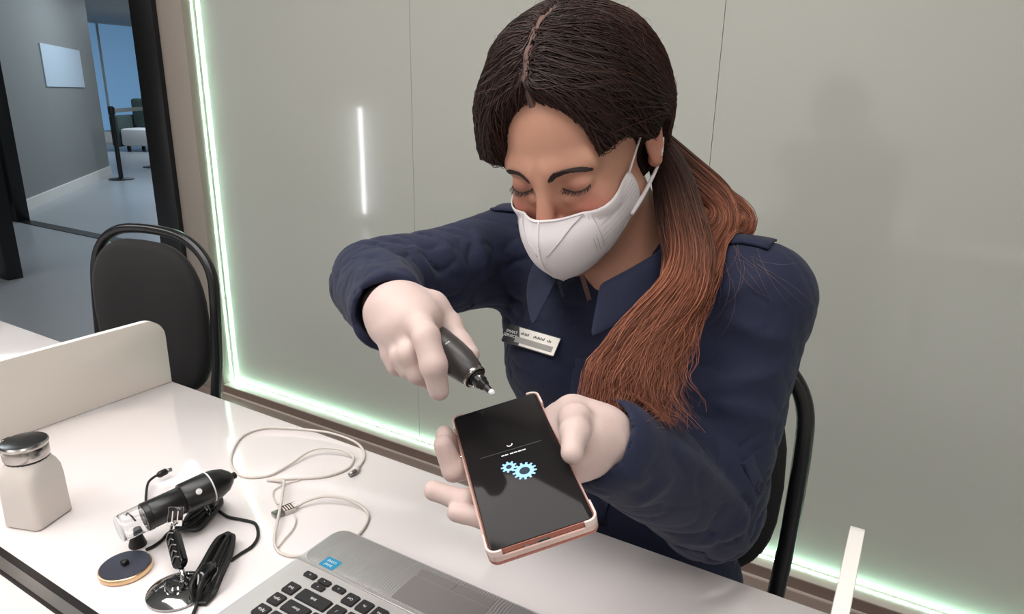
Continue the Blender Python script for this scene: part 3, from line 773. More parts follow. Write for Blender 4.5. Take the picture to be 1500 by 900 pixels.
hv, hf = surface(f_hair, axis_grid(-.10, .10, .0022), axis_grid(-.11, .145, .0022), axis_grid(-.09, .145, .0022))
dark = np.array(S(40, 28, 26)); mid = np.array(S(78, 46, 36)); red = np.array(S(100, 55, 40)); red2 = np.array(S(172, 110, 84))
mat('hair_base', S(34, 24, 22), .85, spec=.1)
hair = npmesh('hair', h2w(hv), hf, 'hair_base', person, colors=np.tile(dark*.8+np.array([0, 0, 0, .2]), (len(hv), 1)))
tag(hair, 'long hair, dark brown at the crown fading to auburn at the ends, tied at one side')
def nrmz(v): return v/(np.linalg.norm(v, axis=-1)[..., None]+1e-12)
def flow(p):
    sd = np.where(p[:, 0] >= -.002, 1., -1.)
    E_ = np.where(sd[:, None] > 0, np.array([[.062, .095, -.070]]), np.array([[-.075, .095, -.060]]))
    v1 = nrmz(E_-p); v2 = nrmz(np.c_[sd, .35+0*sd, -.45+0*sd]); wgt = np.exp(-np.abs(p[:, 0])/.045)[:, None]
    v = v1*(1-wgt)+v2*wgt
    fr = np.clip((-.005-p[:, 1])/.06, 0, 1)[:, None]; v = v+fr*np.array([0, .25, -.55])+fr*(sd[:, None] < 0)*np.array([0, -.1, -.5])
    return nrmz(v)
K = 14
P = hv[rng.integers(0, len(hv), 8800)]; pt_ = hv[(np.abs(hv[:, 0]) < .016) & (hv[:, 2] > .06)]
P = np.concatenate([P, pt_[rng.integers(0, len(pt_), 1500)]]); P = P[f_head(P) > .004]; N = len(P)
SL = [P]; lf = .0003+.0030*rng.random(N)**2.2; bend = rng.normal(0, .16, (N, 3))
for k_ in range(K-1):
    g_ = grad(f_hair, P); v = flow(P)+bend; v = nrmz(v-g_*(v*g_).sum(1)[:, None]); P = P+v*.0082
    P = P-(f_hair(P)-lf)[:, None]*grad(f_hair, P); SL.append(P)
SL = np.stack(SL, 1); ke = (ell(SL.reshape(-1, 3), (.092, .024, -.014), (.030, .024, .030)) > 0).reshape(N, K).all(1); SL = SL[ke]; N = len(SL); b_ = rng.random(N)**1.6; wr_ = np.clip((SL[:, :, 1]-.0)/.09, 0, 1)[..., None]*np.clip((SL[:, :, 0])/.05, 0, 1)[..., None]
SC = dark*(1-b_[:, None, None]*.8)+mid*b_[:, None, None]*.8; SC = SC*(1-.45*wr_)+(red*.8)*(.45*wr_)
strands_mesh('hair_strands', h2w(SL.reshape(-1, 3)).reshape(SL.shape), .00032+.0006*rng.random(N)**2.5, 'hair', hair, colors=SC, ns=3)
# scalp showing along the parting
mat('scalp', S(104, 76, 67), .7)
yy = np.linspace(-.078, .055, 30); wdt = .0036*np.interp(yy, [-.078, -.05, .0, .055], [.5, 1, .9, .1])*(1+.25*np.sin(yy*260))
up_ = np.c_[0*yy, yy, .16+0*yy]
def drop(Q):
    Q = Q.copy()
    for _ in range(40): Q[:, 2] -= np.clip(f_hair(Q)-.0012, -.01, .02)*.8
    return Q
Lp, Rp = drop(up_+np.c_[-wdt-.0006, 0*yy, 0*yy]), drop(up_+np.c_[wdt-.0006, 0*yy, 0*yy]); Cp = drop(up_)
Vp = h2w(np.stack([Lp, Cp, Rp], 1).reshape(-1, 3)); pydata('parting', Vp, [(3*i+j, 3*i+j+1, 3*i+j+4, 3*i+j+3) for i in range(29) for j in (0, 1)], 'scalp', hair)
# flyaway hairs round the outline
N = 160; D0 = nrmz(rng.normal(0, 1, (N, 3))*np.array([1, .8, 1])+np.array([0, .2, .5])); T0 = nrmz(np.cross(D0, rng.normal(0, 1, (N, 3))))
ft = np.linspace(0, 1, 10)
P = np.stack([HC+nrmz(D0+T0*q_*.5)*HRR*(1.0+.11*q_*rng.random((N, 1))) for q_ in ft], 1)
keep = (f_hair(P[:, 0]) < .004) & ~((P[:, :, 1] < -.045) & (P[:, :, 2] < .11)).any(1); P = P[keep]
strands_mesh('flyaway_hairs', h2w(P.reshape(-1, 3)).reshape(P.shape), .00016, 'hair', hair, colors=np.tile(mid, (len(P), 10, 1)))
# side ponytail
def lock(guide, N, r0, r1, r2, tcol, seed, tmin=.72):
    g = np.random.default_rng(seed); G = catmull(guide, 4); k = len(G); t = np.linspace(0, 1, k)
    T = nrmz(np.gradient(G, axis=0)); side = nrmz(np.cross(T, np.array([.5, -.8, .2]))); up = np.cross(T, side)
    a = g.random(N)*2*PI; rr = np.sqrt(g.random(N)); ph = g.random(N)*6.28; end = tmin+(1-tmin)*g.random(N)**.7
    ts = t[None]*end[:, None]
    rad = np.interp(ts, [0, .45, .75, 1], [r0, r1, r1*1.05, r2])
    def samp(A_): return np.stack([np.interp(ts, t, A_[:, i]) for i in range(3)], -1)
    wob = .010*np.sin(ts*8+ph[:, None])*ts**1.5+.005*np.sin(ts*19+ph[:, None]*2)*ts**1.5+.012*np.clip(ts-.75, 0, 1)*np.sin(ts*40+ph[:, None])*3
    c1 = (np.cos(a)*rr)[:, None]*rad+wob; c2 = (np.sin(a)*rr)[:, None]*rad*.55
    P = samp(G)+samp(side)*c1[..., None]+samp(up)*c2[..., None]
    fl = P.reshape(-1, 3); fl = fl+0
    for _ in range(2):
        dd = f_shirt(fl); m_ = dd < .004
        if m_.any(): fl[m_] += (.004+.004*g.random(m_.sum())-dd[m_])[:, None]*grad(f_shirt, fl[m_])
    b = g.random(N)[:, None, None]; w_ = np.clip((ts-tcol[0])/(tcol[1]-tcol[0]), 0, 1)[..., None]
    hi = red*(1-b)+red2*b; lo = dark*(1-.4*b)+mid*.4*b; wv = np.clip(w_+.25*(b-.5), 0, 1)
    return fl.reshape(P.shape), lo*(1-wv)+hi*wv
g1 = [PD(955, 205, .775), PD(985, 250, .755), PD(1003, 310, .72), PD(1014, 365, .69), PD(1006, 412, .665), PD(980, 452, .648), PD(944, 494, .635), (PD(915, 540, .625)), PD(906, 590, .618), PD(918, 645, .612)]
g2 = [PD(950, 200, .80), PD(1000, 245, .80), PD(1045, 288, .79), PD(1055, 325, .765), PD(1035, 362, .72), PD(1012, 410, .68), PD(985, 458, .655), PD(958, 510, .64), PD(940, 565, .625), PD(940, 635, .615)]
g3 = [PD(950, 200, .80), PD(1005, 250, .81), PD(1055, 292, .81), PD(1085, 322, .79), PD(1065, 345, .76), PD(1030, 380, .71), PD(1008, 430, .67), PD(985, 480, .645), PD(962, 540, .63), PD(962, 605, .62)]
g0 = [PD(945, 190, .775), PD(972, 235, .765), PD(984, 285, .745), PD(992, 335, .72), PD(1002, 385, .69), PD(992, 435, .66), PD(960, 485, .64), PD(925, 540, .628), PD(915, 590, .62)]
mat('hair_lock', S(120, 62, 42), .5, spec=.3, attr='tint', aniso=.3)
for (gd, N, r0, r1, r2, tc_, sd, tm) in ((g0, 1100, .018, .020, .026, (.28, .75), 6, .5), (g1, 2700, .016, .023, .042, (.16, .5), 3, .62), (g2, 1700, .018, .024, .040, (.02, .3), 4, .62), (g3, 900, .012, .020, .030, (.0, .2), 5, .45)):
    P, Cc = lock(gd, N, r0, r1, r2, tc_, sd, tm)
    strands_mesh('ponytail_strands', P, .00032+.0005*rng.random(N)**2.5, 'hair_lock', hair, colors=Cc, ns=3)
# stray hairs lying over the shoulder
SP, QQ = [], []
for i in range(22):
    x0, y0_ = rng.uniform(1035, 1110), rng.uniform(340, 400); a_ = rng.uniform(-.3, 1.4); L_s = rng.uniform(40, 120); cv = rng.normal(0, .022)
    for t_ in np.linspace(0, 1, 7): an = a_+cv*L_s*t_*.6; QQ.append((x0+L_s*t_*math.cos(an), y0_+L_s*t_*math.sin(an)))
HP = snap(f_shirt, hits(f_shirt, QQ), .0015).reshape(-1, 7, 3)
for pts in HP:
    if np.abs(np.diff(pts, axis=0)).max() < .06: SP.append(catmull(pts, 4))
strands_mesh('stray_hairs', np.array(SP), .00013, 'hair_lock', hair, colors=np.tile(np.array(S(150, 120, 110)), (len(SP), len(SP[0]), 1)))

# ------------------------------------------------------------------ phone pose (needed by the left hand)
PHC = CAM+np.array([-.2439, .4199, -.2755])
_tl, _tr, _br, _bl = [np.array(v) for v in ([-.3276, .4523, -.2732], [-.2699, .4997, -.2543], [-.1602, .3875, -.2773], [-.2178, .3401, -.2962])]
_v = (_tl+_tr)/2-(_bl+_br)/2; _v /= np.linalg.norm(_v); _uu = (_tr+_br)/2-(_tl+_bl)/2; _uu -= _v*(_uu@_v); _uu /= np.linalg.norm(_uu); _n = np.cross(_uu, _v)
PHM = Matrix(((_uu[0], _v[0], _n[0], PHC[0]), (_uu[1], _v[1], _n[1], PHC[1]), (_uu[2], _v[2], _n[2], PHC[2]), (0, 0, 0, 1)))
def ph(a, b, c): return PHC+_uu*a+_v*b+_n*c

# ------------------------------------------------------------------ gloves
mat('glove', S(206, 184, 178), .5, sss=.25, spec=.35, bump=.08, bscale=160)
def glove(name, palm, digits, wrist, cuff, label):
    def f(p):
        d = None
        for (c1, c2, r1, r2) in palm:
            e = cone(p, c1, c2, r1, r2); d = e if d is None else smin(d, e, .014)
        d = smin(d, chain(p, wrist[0], wrist[1], .012), .016)
        fd = None
        for (pts, rad) in digits:
            e = chain(p, pts, rad, .004); fd = e if fd is None else smin(fd, e, .0012)
        d = smin(d, fd, .005)
        return d-.0007*rough3(p, 120.)-.0009*np.abs(rough3(p+.3, 60.))
    allp = np.array([q_ for (pts, _r_) in digits for q_ in pts]+[q_ for c in palm for q_ in c[:2]]+list(wrist[0]))
    lo, hi = allp.min(0)-.035, allp.max(0)+.035
    v_, f_ = surface(f, *[axis_grid(lo[i], hi[i], .0013) for i in range(3)])
    o = npmesh(name, v_, f_, 'glove', person); tag(o, label)
    rim = catmull(cuff[0], 1); return o, f
J = PD
# her left hand: lies under the phone, thumb on its right edge
wl0 = WRL+(WRL-ELL)*-.10
pa = [(ph(.050, .050, -.020), ph(.030, .062, -.030), .019, .014), (ph(.052, .030, -.022), ph(.030, .030, -.032), .020, .014), (ph(.050, .008, -.026), ph(.030, .004, -.032), .017, .013), (ph(.060, .045, -.012), ph(.066, .015, -.014), .017, .017)]
dg_ = [([ph(.060, .044, -.006), ph(.058, .020, .006), ph(.050, -.006, .0145), ph(.042, -.026, .0135)], [.0155, .0125, .0110, .0085]),
       ([ph(.030, .066, -.030), ph(-.020, .066, -.026), ph(-.047, .062, -.014), ph(-.0495, .056, .003)], [.0105, .0095, .0088, .0078]),
       ([ph(.030, .040, -.032), ph(-.022, .038, -.028), ph(-.050, .032, -.016), ph(-.0525, .040, .006)], [.0105, .0098, .0090, .0080]),
       ([ph(.030, .016, -.032), ph(-.020, .004, -.029), ph(-.048, .000, -.024), ph(-.069, .012, -.014)], [.0105, .0095, .0088, .0078]),
       ([ph(.030, -.002, -.031), ph(-.012, -.014, -.030), ph(-.036, -.018, -.028), ph(-.056, -.008, -.024)], [.0098, .0088, .0082, .0072])]
glove('glove', pa, dg_, ([ph(.062, .022, -.022), WRL+(WRL-ELL)*.10, WRL-(WRL-ELL)*.12], [.024, .029, .031]), ([WRL, ELL],), 'white latex glove under the phone')
# her right hand: grips the pen-shaped tool
wr = [J(598, 472, .582), J(580, 460, .60), WRR-(WRR-ELR)*.15]
pa = [(J(588, 456, .598), J(616, 464, .58), .019, .015), (J(586, 466, .598), J(600, 482, .575), .019, .016), (J(582, 474, .60), J(582, 494, .585), .017, .015), (J(600, 448, .603), J(634, 454, .60), .016, .014)]
dg_ = [([J(632, 450, .602), J(660, 478, .598), J(674, 504, .588), J(688, 520, .580)], [.0130, .0105, .0098, .0075]),
       ([J(613, 464, .575), J(624, 494, .545), J(635, 536, .538), J(643, 571, .545)], [.0120, .0105, .0098, .0080]),
       ([J(600, 480, .578), J(601, 520, .560), J(614, 545, .562), J(630, 557, .570)], [.0125, .0110, .0100, .0085]),
       ([J(589, 487, .585), J(590, 523, .565), J(600, 538, .565), J(616, 545, .572)], [.0120, .0105, .0098, .0080]),
       ([J(580, 490, .592), J(575, 517, .580), J(584, 533, .578), J(596, 538, .580)], [.0110, .0098, .0090, .0075])]
glove('glove', pa, dg_, (wr, [.022, .023, .023]), ([WRR, ELR],), 'white latex glove gripping the pen-shaped tool')

# ------------------------------------------------------------------ name badge pinned to the shirt
bc = snap(f_shirt, np.array([hit(f_shirt, 779, 501)]), .005)[0]; bn = grad(f_shirt, np.array([bc]))[0]
bx_ = PD(812, 516, 1)-PD(742, 484, 1); bx_ = bx_-bn*(bx_@bn); bx_ /= np.linalg.norm(bx_); by_ = np.cross(bn, bx_)
BM = Matrix(((bx_[0], by_[0], bn[0], bc[0]), (bx_[1], by_[1], bn[1], bc[1]), (bx_[2], by_[2], bn[2], bc[2]), (0, 0, 0, 1)))@Matrix.Diagonal((1.22, 1.22, 1, 1))
mat('badge_black', S(18, 18, 20), .3); mat('badge_silver', S(205, 200, 192), .35, metal=.2); mat('badge_grey', S(150, 147, 142), .4); mat('badge_ink', S(70, 66, 66), .6)
BW, BH = .060, .0195
badge = prism('name_badge', rrect(BW, BH, .0015), 0, .0016, 'badge_black', shirt, M=BM); tag(badge, 'black and silver name badge')
def bpoly(pts, z0, z1, m): return pts, z0, z1, m
def flat(name, pts, z, m, M, parent, th=.0002): return prism(name, pts, z, z+th, m, parent, M=M)
# sub-parts of the shirt alongside the badge plate
flat('badge_panel', [(-.017, BH/2-.0008), (BW/2-.0006, BH/2-.0008), (BW/2-.0006, -BH/2+.0008), (-.010, -BH/2+.0008), (-.010, -.0035), (-.012, -.001)], .0016, 'badge_silver', BM, shirt)
flat('badge_panel', [(-.016, -.0008), (BW/2-.004, -.0008), (BW/2-.004, -.0066), (-.016, -.0066)], .0019, 'badge_grey', BM, shirt)
text_mesh('badge_lettering', 'SMART\nSERVICE', .0042, 'print_white', shirt, BM@Matrix.Translation((-.0228, .0002, .0018)))
for (x, wd) in ((-.007, .011), (.0085, .013), (.0205, .006)):
    for k_ in range(int(wd/.0016)):
        flat('badge_stroke', [(x-wd/2+k_*.0016, .0022), (x-wd/2+k_*.0016+.0010, .0022), (x-wd/2+k_*.0016+.0010, .0022+.0018+.001*(k_ % 2)), (x-wd/2+k_*.0016, .0022+.0018+.001*(k_ % 2))], .0018, 'badge_ink', BM, shirt)

# ================================================================== phone and tool
phone = empty('phone', PHC); phone.matrix_world = PHM
tag(phone, 'bronze phone in a pale case, held up with two blue gears on its dark screen', 'phone')
PW, PL_ = .0772, .1640
prism('body', rrect(PW, PL_, .005), -.0088, -.0006, 'bronze', phone, bev=.0012)
prism('screen', rrect(PW-.0016, PL_-.0016, .0042), -.0006, .0, 'screen_black', phone, bev=.0004)
def ring_prism(name, outer, inner, z0, z1, m, parent):
    n = len(outer); V = [(x, y, z) for z in (z0, z1) for L in (outer, inner) for (x, y) in L]; F = []
    for k in range(n):
        j = (k+1) % n
        F += [(k, j, 2*n+j, 2*n+k), (n+j, n+k, 3*n+k, 3*n+j), (2*n+k, 2*n+j, 3*n+j, 3*n+k), (j, k, n+k, n+j)]
    o = pydata(name, V, F, m, parent, smooth=True); o.data.set_sharp_from_angle(angle=R(35)); return o
case = prism('case', rrect(PW+.0036, PL_+.0036, .0075), -.0128, -.0090, 'bronze', phone, bev=.0014)
ring_prism('case_rim', rrect(PW+.0036, PL_+.0036, .0075), rrect(PW+.0006, PL_+.0006, .0053), -.0092, -.0050, 'case_pink', phone)
for sx in (-1, 1):
    for sy in (-1, 1):
        cxx, cyy = sx*(PW/2+.0018), sy*(PL_/2+.0018); pts = []
        a0 = {(1, 1): 0, (-1, 1): 90, (-1, -1): 180, (1, -1): 270}[(sx, sy)]
        ox, oy = sx*(PW/2+.0018-.0075), sy*(PL_/2+.0018-.0075)
        arc_o = [(ox+.0077*math.cos(R(a0+10*i)), oy+.0077*math.sin(R(a0+10*i))) for i in range(10)]
        arc_i = [(ox+.0058*math.cos(R(a0+10*i)), oy+.0058*math.sin(R(a0+10*i))) for i in range(10)]
        t0 = (-math.sin(R(a0)), math.cos(R(a0))); t1 = (-math.sin(R(a0+90)), math.cos(R(a0+90)))
        L0 = .012 if abs(t0[1]) > .5 else .003; L1 = .012 if abs(t1[1]) > .5 else .003
        o_ = [(arc_o[0][0]-t0[0]*L0, arc_o[0][1]-t0[1]*L0)]+arc_o+[(arc_o[-1][0]+t1[0]*L1, arc_o[-1][1]+t1[1]*L1)]
        i_ = [(arc_i[0][0]-t0[0]*L0, arc_i[0][1]-t0[1]*L0)]+arc_i+[(arc_i[-1][0]+t1[0]*L1, arc_i[-1][1]+t1[1]*L1)]
        prism('case_corner', o_+i_[::-1], -.0052, .0006, 'case_clear', phone, bev=.0005)
box('charging_port', (-.0045, -PL_/2-.0001, -.0062), (.0045, -PL_/2+.0005, -.0032), 'plastic_black', phone, bev=.0001)
box('side_button', (PW/2-.0002, .028, -.0058), (PW/2+.0005, .040, -.0034), 'bronze_dark', phone, bev=.0002)
IM = PHM.inverted()
def phl(px, py):
    c = IM@Vector(CAM); v = IM.to_3x3()@Vector(ray(px, py)); t = -c.z/v.z; return (c+v*t).to_2d()
def gear(px, py, ro, ri, nt, rh):
    c = phl(px, py); pts = []
    for i in range(nt):
        for (f_, r_) in ((-.27, ri), (-.17, ro), (.17, ro), (.27, ri)):
            a = 2*PI*(i+f_)/nt+.2; pts.append((c.x+r_*math.cos(a), c.y+r_*math.sin(a)))
    prism('gear_icon', pts, .00002, .00010, 'icon_blue', phone)
    prism('gear_hub', [(c.x+rh*math.cos(2*PI*i/20), c.y+rh*math.sin(2*PI*i/20)) for i in range(20)], .00010, .00016, 'icon_dark', phone)
gear(768.5, 690, .0096, .0074, 13, .0042); gear(745.5, 684.5, .0064, .0047, 9, .0023)
def screen_bar(a, b, th, m, name):
    a, b = phl(*a), phl(*b); d = (b-a).normalized(); n_ = Vector((-d.y, d.x))*th/2
    prism(name, [tuple(a-n_), tuple(b-n_), tuple(b+n_), tuple(a+n_)], .00002, .00008, m, phone)
screen_bar((703, 672.5), (793, 645.5), .0007, 'line_grey', 'progress_line')
for (a, b) in (((734.5, 669), (739, 667.6)), ((739.8, 667.4), (744.5, 666)), ((747, 665.2), (752, 663.7)), ((753, 663.4), (758, 661.9)), ((759, 661.6), (764, 660.1)), ((765, 659.8), (770, 658.3))):
    screen_bar(a, b, .0012, 'icon_white', 'screen_text')
c = phl(746, 651.5)
prism('spinner_icon', [(c.x+.0027*math.cos(R(a)), c.y+.0027*math.sin(R(a))) for a in range(190, 375, 15)]+[(c.x+.0017*math.cos(R(a)), c.y+.0017*math.sin(R(a))) for a in range(370, 185, -15)], .00002, .0001, 'icon_white', phone)
screen_bar((769, 800.5), (775, 798.5), .0012, 'line_grey', 'sensor_dot')
screen_bar((784, 794), (806, 787.5), .0006, 'line_grey', 'speaker_slot')

T0 = PD(622, 484, .598); T1 = PD(723, 577.5, .549); tl = np.linalg.norm(T1-T0)
tool = empty('pen_tool', T0); TM = frame_from(T0, T1-T0, (0, 0, 1)); tool.matrix_world = TM
tag(tool, 'dark grey pen-shaped repair tool with white tip in the gloved hand', 'tool')
lathe('body', [(.006, 0), (.0115, .004), (.0142, .016), (.0150, .034), (.0142, .050), (.0114, .0635), (.0098, .0665)], 'tool_grey', tool)
lathe('collar_ring', [(.0098, .0664), (.0103, .0672), (.0103, .0696), (.0090, .0704), (.0078, .0698), (.0078, .0675)], 'steel', tool)
lathe('nozzle', [(.0072, .0670), (.0072, .0715), (.0058, .0724), (.0058, .0775), (.0048, .0788), (.0044, .0815), (.0030, .0832), (.0026, tl-.004)], 'tool_dark', tool)
lathe('tip', [(.0024, tl-.0045), (.0024, tl-.001), (.0012, tl+.0005)], 'print_white', tool)
for a in (0, 120, 240):
    lathe('rivet', [(.0009, 0), (.0007, .0006)], 'steel', tool, ns=10, M=Matrix.Rotation(R(a+20), 4, 'Z')@Matrix.Translation((.0058, 0, .0750))@Matrix.Rotation(R(90), 4, 'Y'))
vloc = TM.inverted()@Vector(CAM); va = math.atan2(vloc.y, vloc.x)
box('mark', (-.0005, -.0022, -.0002), (.0005, .0022, .0002), 'print_white', tool)
mk = children(tool)[-1] if False else [c_ for c_ in bpy.data.objects if c_.parent == tool and c_.name.startswith('mark')][0]
mk.matrix_local = Matrix.Rotation(va-.35, 4, 'Z')@Matrix.Translation((.0149, 0, .036))@Matrix.Rotation(R(90), 4, 'Y')

# ================================================================== things on the desk
ZT = TZ+.0002
# bottle
A_, B_, C0_ = PZ(50, 785, TZ), PZ(103, 748, TZ), PZ(12, 770, TZ)
bc_ = A_+((B_-A_)+(C0_-A_))/2; ang = math.atan2((B_-A_)[1], (B_-A_)[0])
bot = empty('dispenser_bottle', (bc_[0], bc_[1], ZT), ang); tag(bot, 'milky plastic square bottle with a metal pump cap on the white desk', 'bottle')
n = 28; sec = [(0, .90, .006, 0), (.0025, .99, .008, 0), (.004, 1., .009, 0), (.055, .985, .010, 0), (.068, .97, .012, 0), (.0755, .93, .016, 0), (.0800, .82, .02, .35), (.0825, .70, .02, .9), (.086, .64, .02, 1)]
V = []
for (z, s, r, cmix) in sec:
    for (x, y) in rrect(.056*s, .053*s, min(r, .026*s), n=6):
        a = math.atan2(y, x); V.append((x*(1-cmix)+cmix*.036*s*math.cos(a), y*(1-cmix)+cmix*.036*s*math.sin(a), z))
n = len(V)//len(sec)
F = [(i*n+k, i*n+(k+1) % n, (i+1)*n+(k+1) % n, (i+1)*n+k) for i in range(len(sec)-1) for k in range(n)]+[tuple(range(n))[::-1], tuple((len(sec)-1)*n+k for k in range(n))]
pydata('body', V, F, 'bottle_milky', bot)
lathe('neck_ring', [(.0235, .0845), (.0235, .0875)], 'plastic_black', bot)
lathe('cap', [(.0242, .0876), (.0248, .089), (.0248, .1015), (.0240, .103)], 'steel', bot, ns=40)
lathe('lid', [(.0252, .1028), (.0258, .1040), (.0258, .1065), (.0245, .1082), (.020, .1070), (.010, .1062), (.001, .1060)], 'steel', bot, ns=40)
box('lid_tab', (-.006, .0235, .1035), (.006, .0275, .1085), 'chrome', bot, bev=.001)

# round puck
pc = PZ(184, 832, TZ+.004); puck = empty('round_puck', (pc[0], pc[1], ZT)); tag(puck, 'round black disc with a gold rim and small black knob', 'disc')
lathe('rim', [(.0262, 0), (.0275, .0012), (.0278, .004), (.0272, .0066), (.0262, .0072)], 'gold', puck, ns=48)
lathe('top', [(.0262, .0070), (.0258, .0078), (.024, .0080), (.001, .0080)], 'screen_black', puck, ns=48)
MATS['slate'] = mat('slate', S(58, 60, 72), .3)
puck_top = [c_ for c_ in bpy.data.objects if c_.parent == puck and c_.name.startswith('top')][0]; puck_top.data.materials[0] = MATS['slate']
box('knob', (-.0035, -.0035, .0078), (.0035, .0035, .0135), 'plastic_black', puck, bev=.001)

# hand microscope
N0 = PZ(174, 776, TZ+.040); N1 = PZ(344, 696.5, TZ+.052); mlen = np.linalg.norm(N1-N0)
mic = empty('hand_microscope', (N0+N1)/2); MM = frame_from(N0, N1-N0, (0, 0, 1)); mic.matrix_world = MM
tag(mic, 'black handheld microscope with clear nose lying across its bracket', 'microscope')
k_ = mlen/.165
def sc(pr): return [(r, z*k_) for r, z in pr]
lathe('clear_nose', sc([(.0135, 0), (.0150, .001), (.0160, .006), (.0168, .034), (.0158, .034), (.0150, .006), (.0128, .0025)]), 'clear', mic)
lathe('nose_ring', sc([(.0136, -.0006), (.0152, .0002), (.0152, .0022), (.0140, .0022)]), 'clear_white', mic)
lathe('lens_ring', sc([(.0085, .033), (.0162, .032), (.0172, .0335), (.0172, .040), (.0165, .041)]), 'plastic_black', mic)
lathe('lens', sc([(.001, .0322), (.006, .0325), (.0084, .0335)]), 'screen_black', mic)
for i in range(6): lathe('led', [(.0016, 0), (.0012, -.0012)], 'chrome', mic, ns=8, M=Matrix.Translation((.0125*math.cos(i*PI/3), .0125*math.sin(i*PI/3), .0325*k_)))
lathe('tube', sc([(.0165, .0405), (.0168, .042), (.0168, .084), (.016, .086)]), 'plastic_black', mic, ns=40)
lathe('grip', sc([(.0165, .0845), (.0190, .0855), (.0196, .0880), (.0198, .1235), (.0192, .1245)]), 'plastic_black', mic, ns=40)
lathe('white_band', sc([(.0194, .1243), (.0197, .1246), (.0197, .1262), (.0193, .1266)]), 'print_white', mic, ns=40)
lathe('tail', sc([(.0194, .1262), (.0185, .136), (.0150, .149), (.0085, .158), (.0045, .161), (.0042, .166), (.0026, .167)]), 'plastic_black', mic, ns=40)
vl = MM.inverted()@Vector(CAM); va = math.atan2(vl.y, vl.x)
o = lathe('round_button', [(.0036, 0), (.0036, .0010), (.0026, .0013), (.0008, .0013)], 'print_white', mic, ns=20, M=Matrix.Rotation(va-.02, 4, 'Z')@Matrix.Translation((.0196, 0, .104*k_))@Matrix.Rotation(R(90), 4, 'Y'))
tube('nose_hook', [(.004, .006, .020*k_), (.010, .002, .018*k_), (.012, -.004, .016*k_), (.008, -.008, .014*k_)], .0010, 'plastic_black', mic, smooth_n=5)
ft = PZ(202, 799, TZ); foot = empty('rubber_cone', (ft[0], ft[1], ZT)); tag(foot, 'small black rubber cone under the clear nose of the microscope', 'cone')
lathe('cone_body', [(.0098, 0), (.0098, .002), (.0062, .015), (.0050, .0215), (.003, .0222)], 'rubber_black', foot)

# chrome stand with its bracket
bs = PZ(260, 864, TZ+.004); st = empty('bracket_stand', (bs[0], bs[1], ZT)); tag(st, 'round chrome stand with a jointed bracket arm', 'stand')
lathe('base', [(.0300, 0), (.0315, .0015), (.0312, .0035), (.0240, .0068), (.0170, .0085), (.001, .0090)], 'chrome', st, ns=48)
lathe('hub', [(.0125, .0085), (.0125, .012), (.0105, .0145), (.004, .015)], 'chrome', st, ns=32)
for i in range(7): lathe('hub_notch', [(.0014, .0135), (.0014, .0158)], 'plastic_black', st, ns=8, M=Matrix.Translation((.0082*math.cos(i*.9), .0082*math.sin(i*.9), 0)))
h0 = np.array([.004, .006, .014]); a1 = PZ(262, 812, TZ+.030)-np.array([bs[0], bs[1], ZT]); a2 = PZ(252, 778, TZ+.045)-np.array([bs[0], bs[1], ZT])
tube('joint_pin', [h0, h0+(a1-h0)*.5], [.003, .0026], 'chrome', st)
dirv = (a2-a1)/np.linalg.norm(a2-a1); c0_ = h0+(a1-h0)*.45; c1_ = a2
AMx = frame_from(c0_, c1_-c0_, (.55, -.8, 0)); Ln = np.linalg.norm(c1_-c0_)
prism('arm', rrect(Ln, .016, .0075, cx=Ln/2), -.0045, .0045, 'plastic_gloss', st, bev=.002, M=AMx@Matrix.Rotation(R(-90), 4, 'Y')@Matrix.Rotation(R(180), 4, 'X') if False else AMx@Matrix(((0, 0, 1, 0), (0, 1, 0, 0), (1, 0, 0, 0), (0, 0, 0, 1))))
for i in range(5):
    q_ = Ln*(.18+.16*i)
    tube('arm_rib', [AMx@Vector((.0052, -.006+.002*(i % 2), q_)), AMx@Vector((.0056, .000, q_+.005)), AMx@Vector((.0052, .006-.002*(i % 2), q_+.001))], .0008, 'usb_metal', st, ns=6, smooth_n=4)
cl = PZ(257, 757, TZ+.058)-np.array([bs[0], bs[1], ZT]); CM = frame_from(cl, (.45, -.75, .45), (0, 0, 1))
box('clip_plate', (-.0105, -.0085, -.0008), (.0105, .0085, .0008), 'clear', st, bev=.0004)
cp = [c_ for c_ in bpy.data.objects if c_.parent == st and c_.name.startswith('clip_plate')][0]; cp.matrix_local = CM
tube('clip_neck', [c1_, (c1_+cl)/2, cl-np.array([0, 0, .008])], .0028, 'clear', st, smooth_n=4)
for i in (-.003, .003): 
    o = box('clip_slot', (-.006, i-.0006, .0008), (.006, i+.0006, .0012), 'case_clear', st); o.matrix_local = CM

# black usb cable of the microscope: bundle, coil, plug
def path(pts, z=.0022): return [PZ(a, b, TZ+(c[0] if c else z)) for (a, b, *c) in pts]
cb = empty('black_cable', (0, 0, 0)); o0 = PZ(305, 845, TZ); cb.location = (o0[0], o0[1], ZT)
tag(cb, 'bundled black cable of the microscope with its plug lying on the desk', 'cable')
def cpart(name, P, r, m, ns=8, sn=6):
    o = tube(name, [np.asarray(p_)-np.array(cb.location) for p_ in P], r, m, cb, ns=ns, smooth_n=sn); return o
rc = .0020
cpart('lead', path([(338, 822), (352, 812), (370, 800), (378, 785), (374, 768), (355, 762), (335, 758), (322, 750), (316, 744), (308, 742, .006)]), rc, 'rubber_black')
for i in range(7):
    d = (i-3)*3.1; zz = .004+.0035*((i*3) % 4)
    cpart('bundle_loop', path([(287+d*.5, 882, .004), (287+d, 858, zz+.004), (304+d, 828, zz+.006), (322+d*.9, 795, zz+.004), (333+d*.8, 781+abs(d)*.4, zz), (338+d*.5, 790, zz), (330+d*.9, 815, zz), (316+d, 845, zz), (305+d, 870, .004), (296+d*.4, 886, .003)]), rc, 'rubber_black')
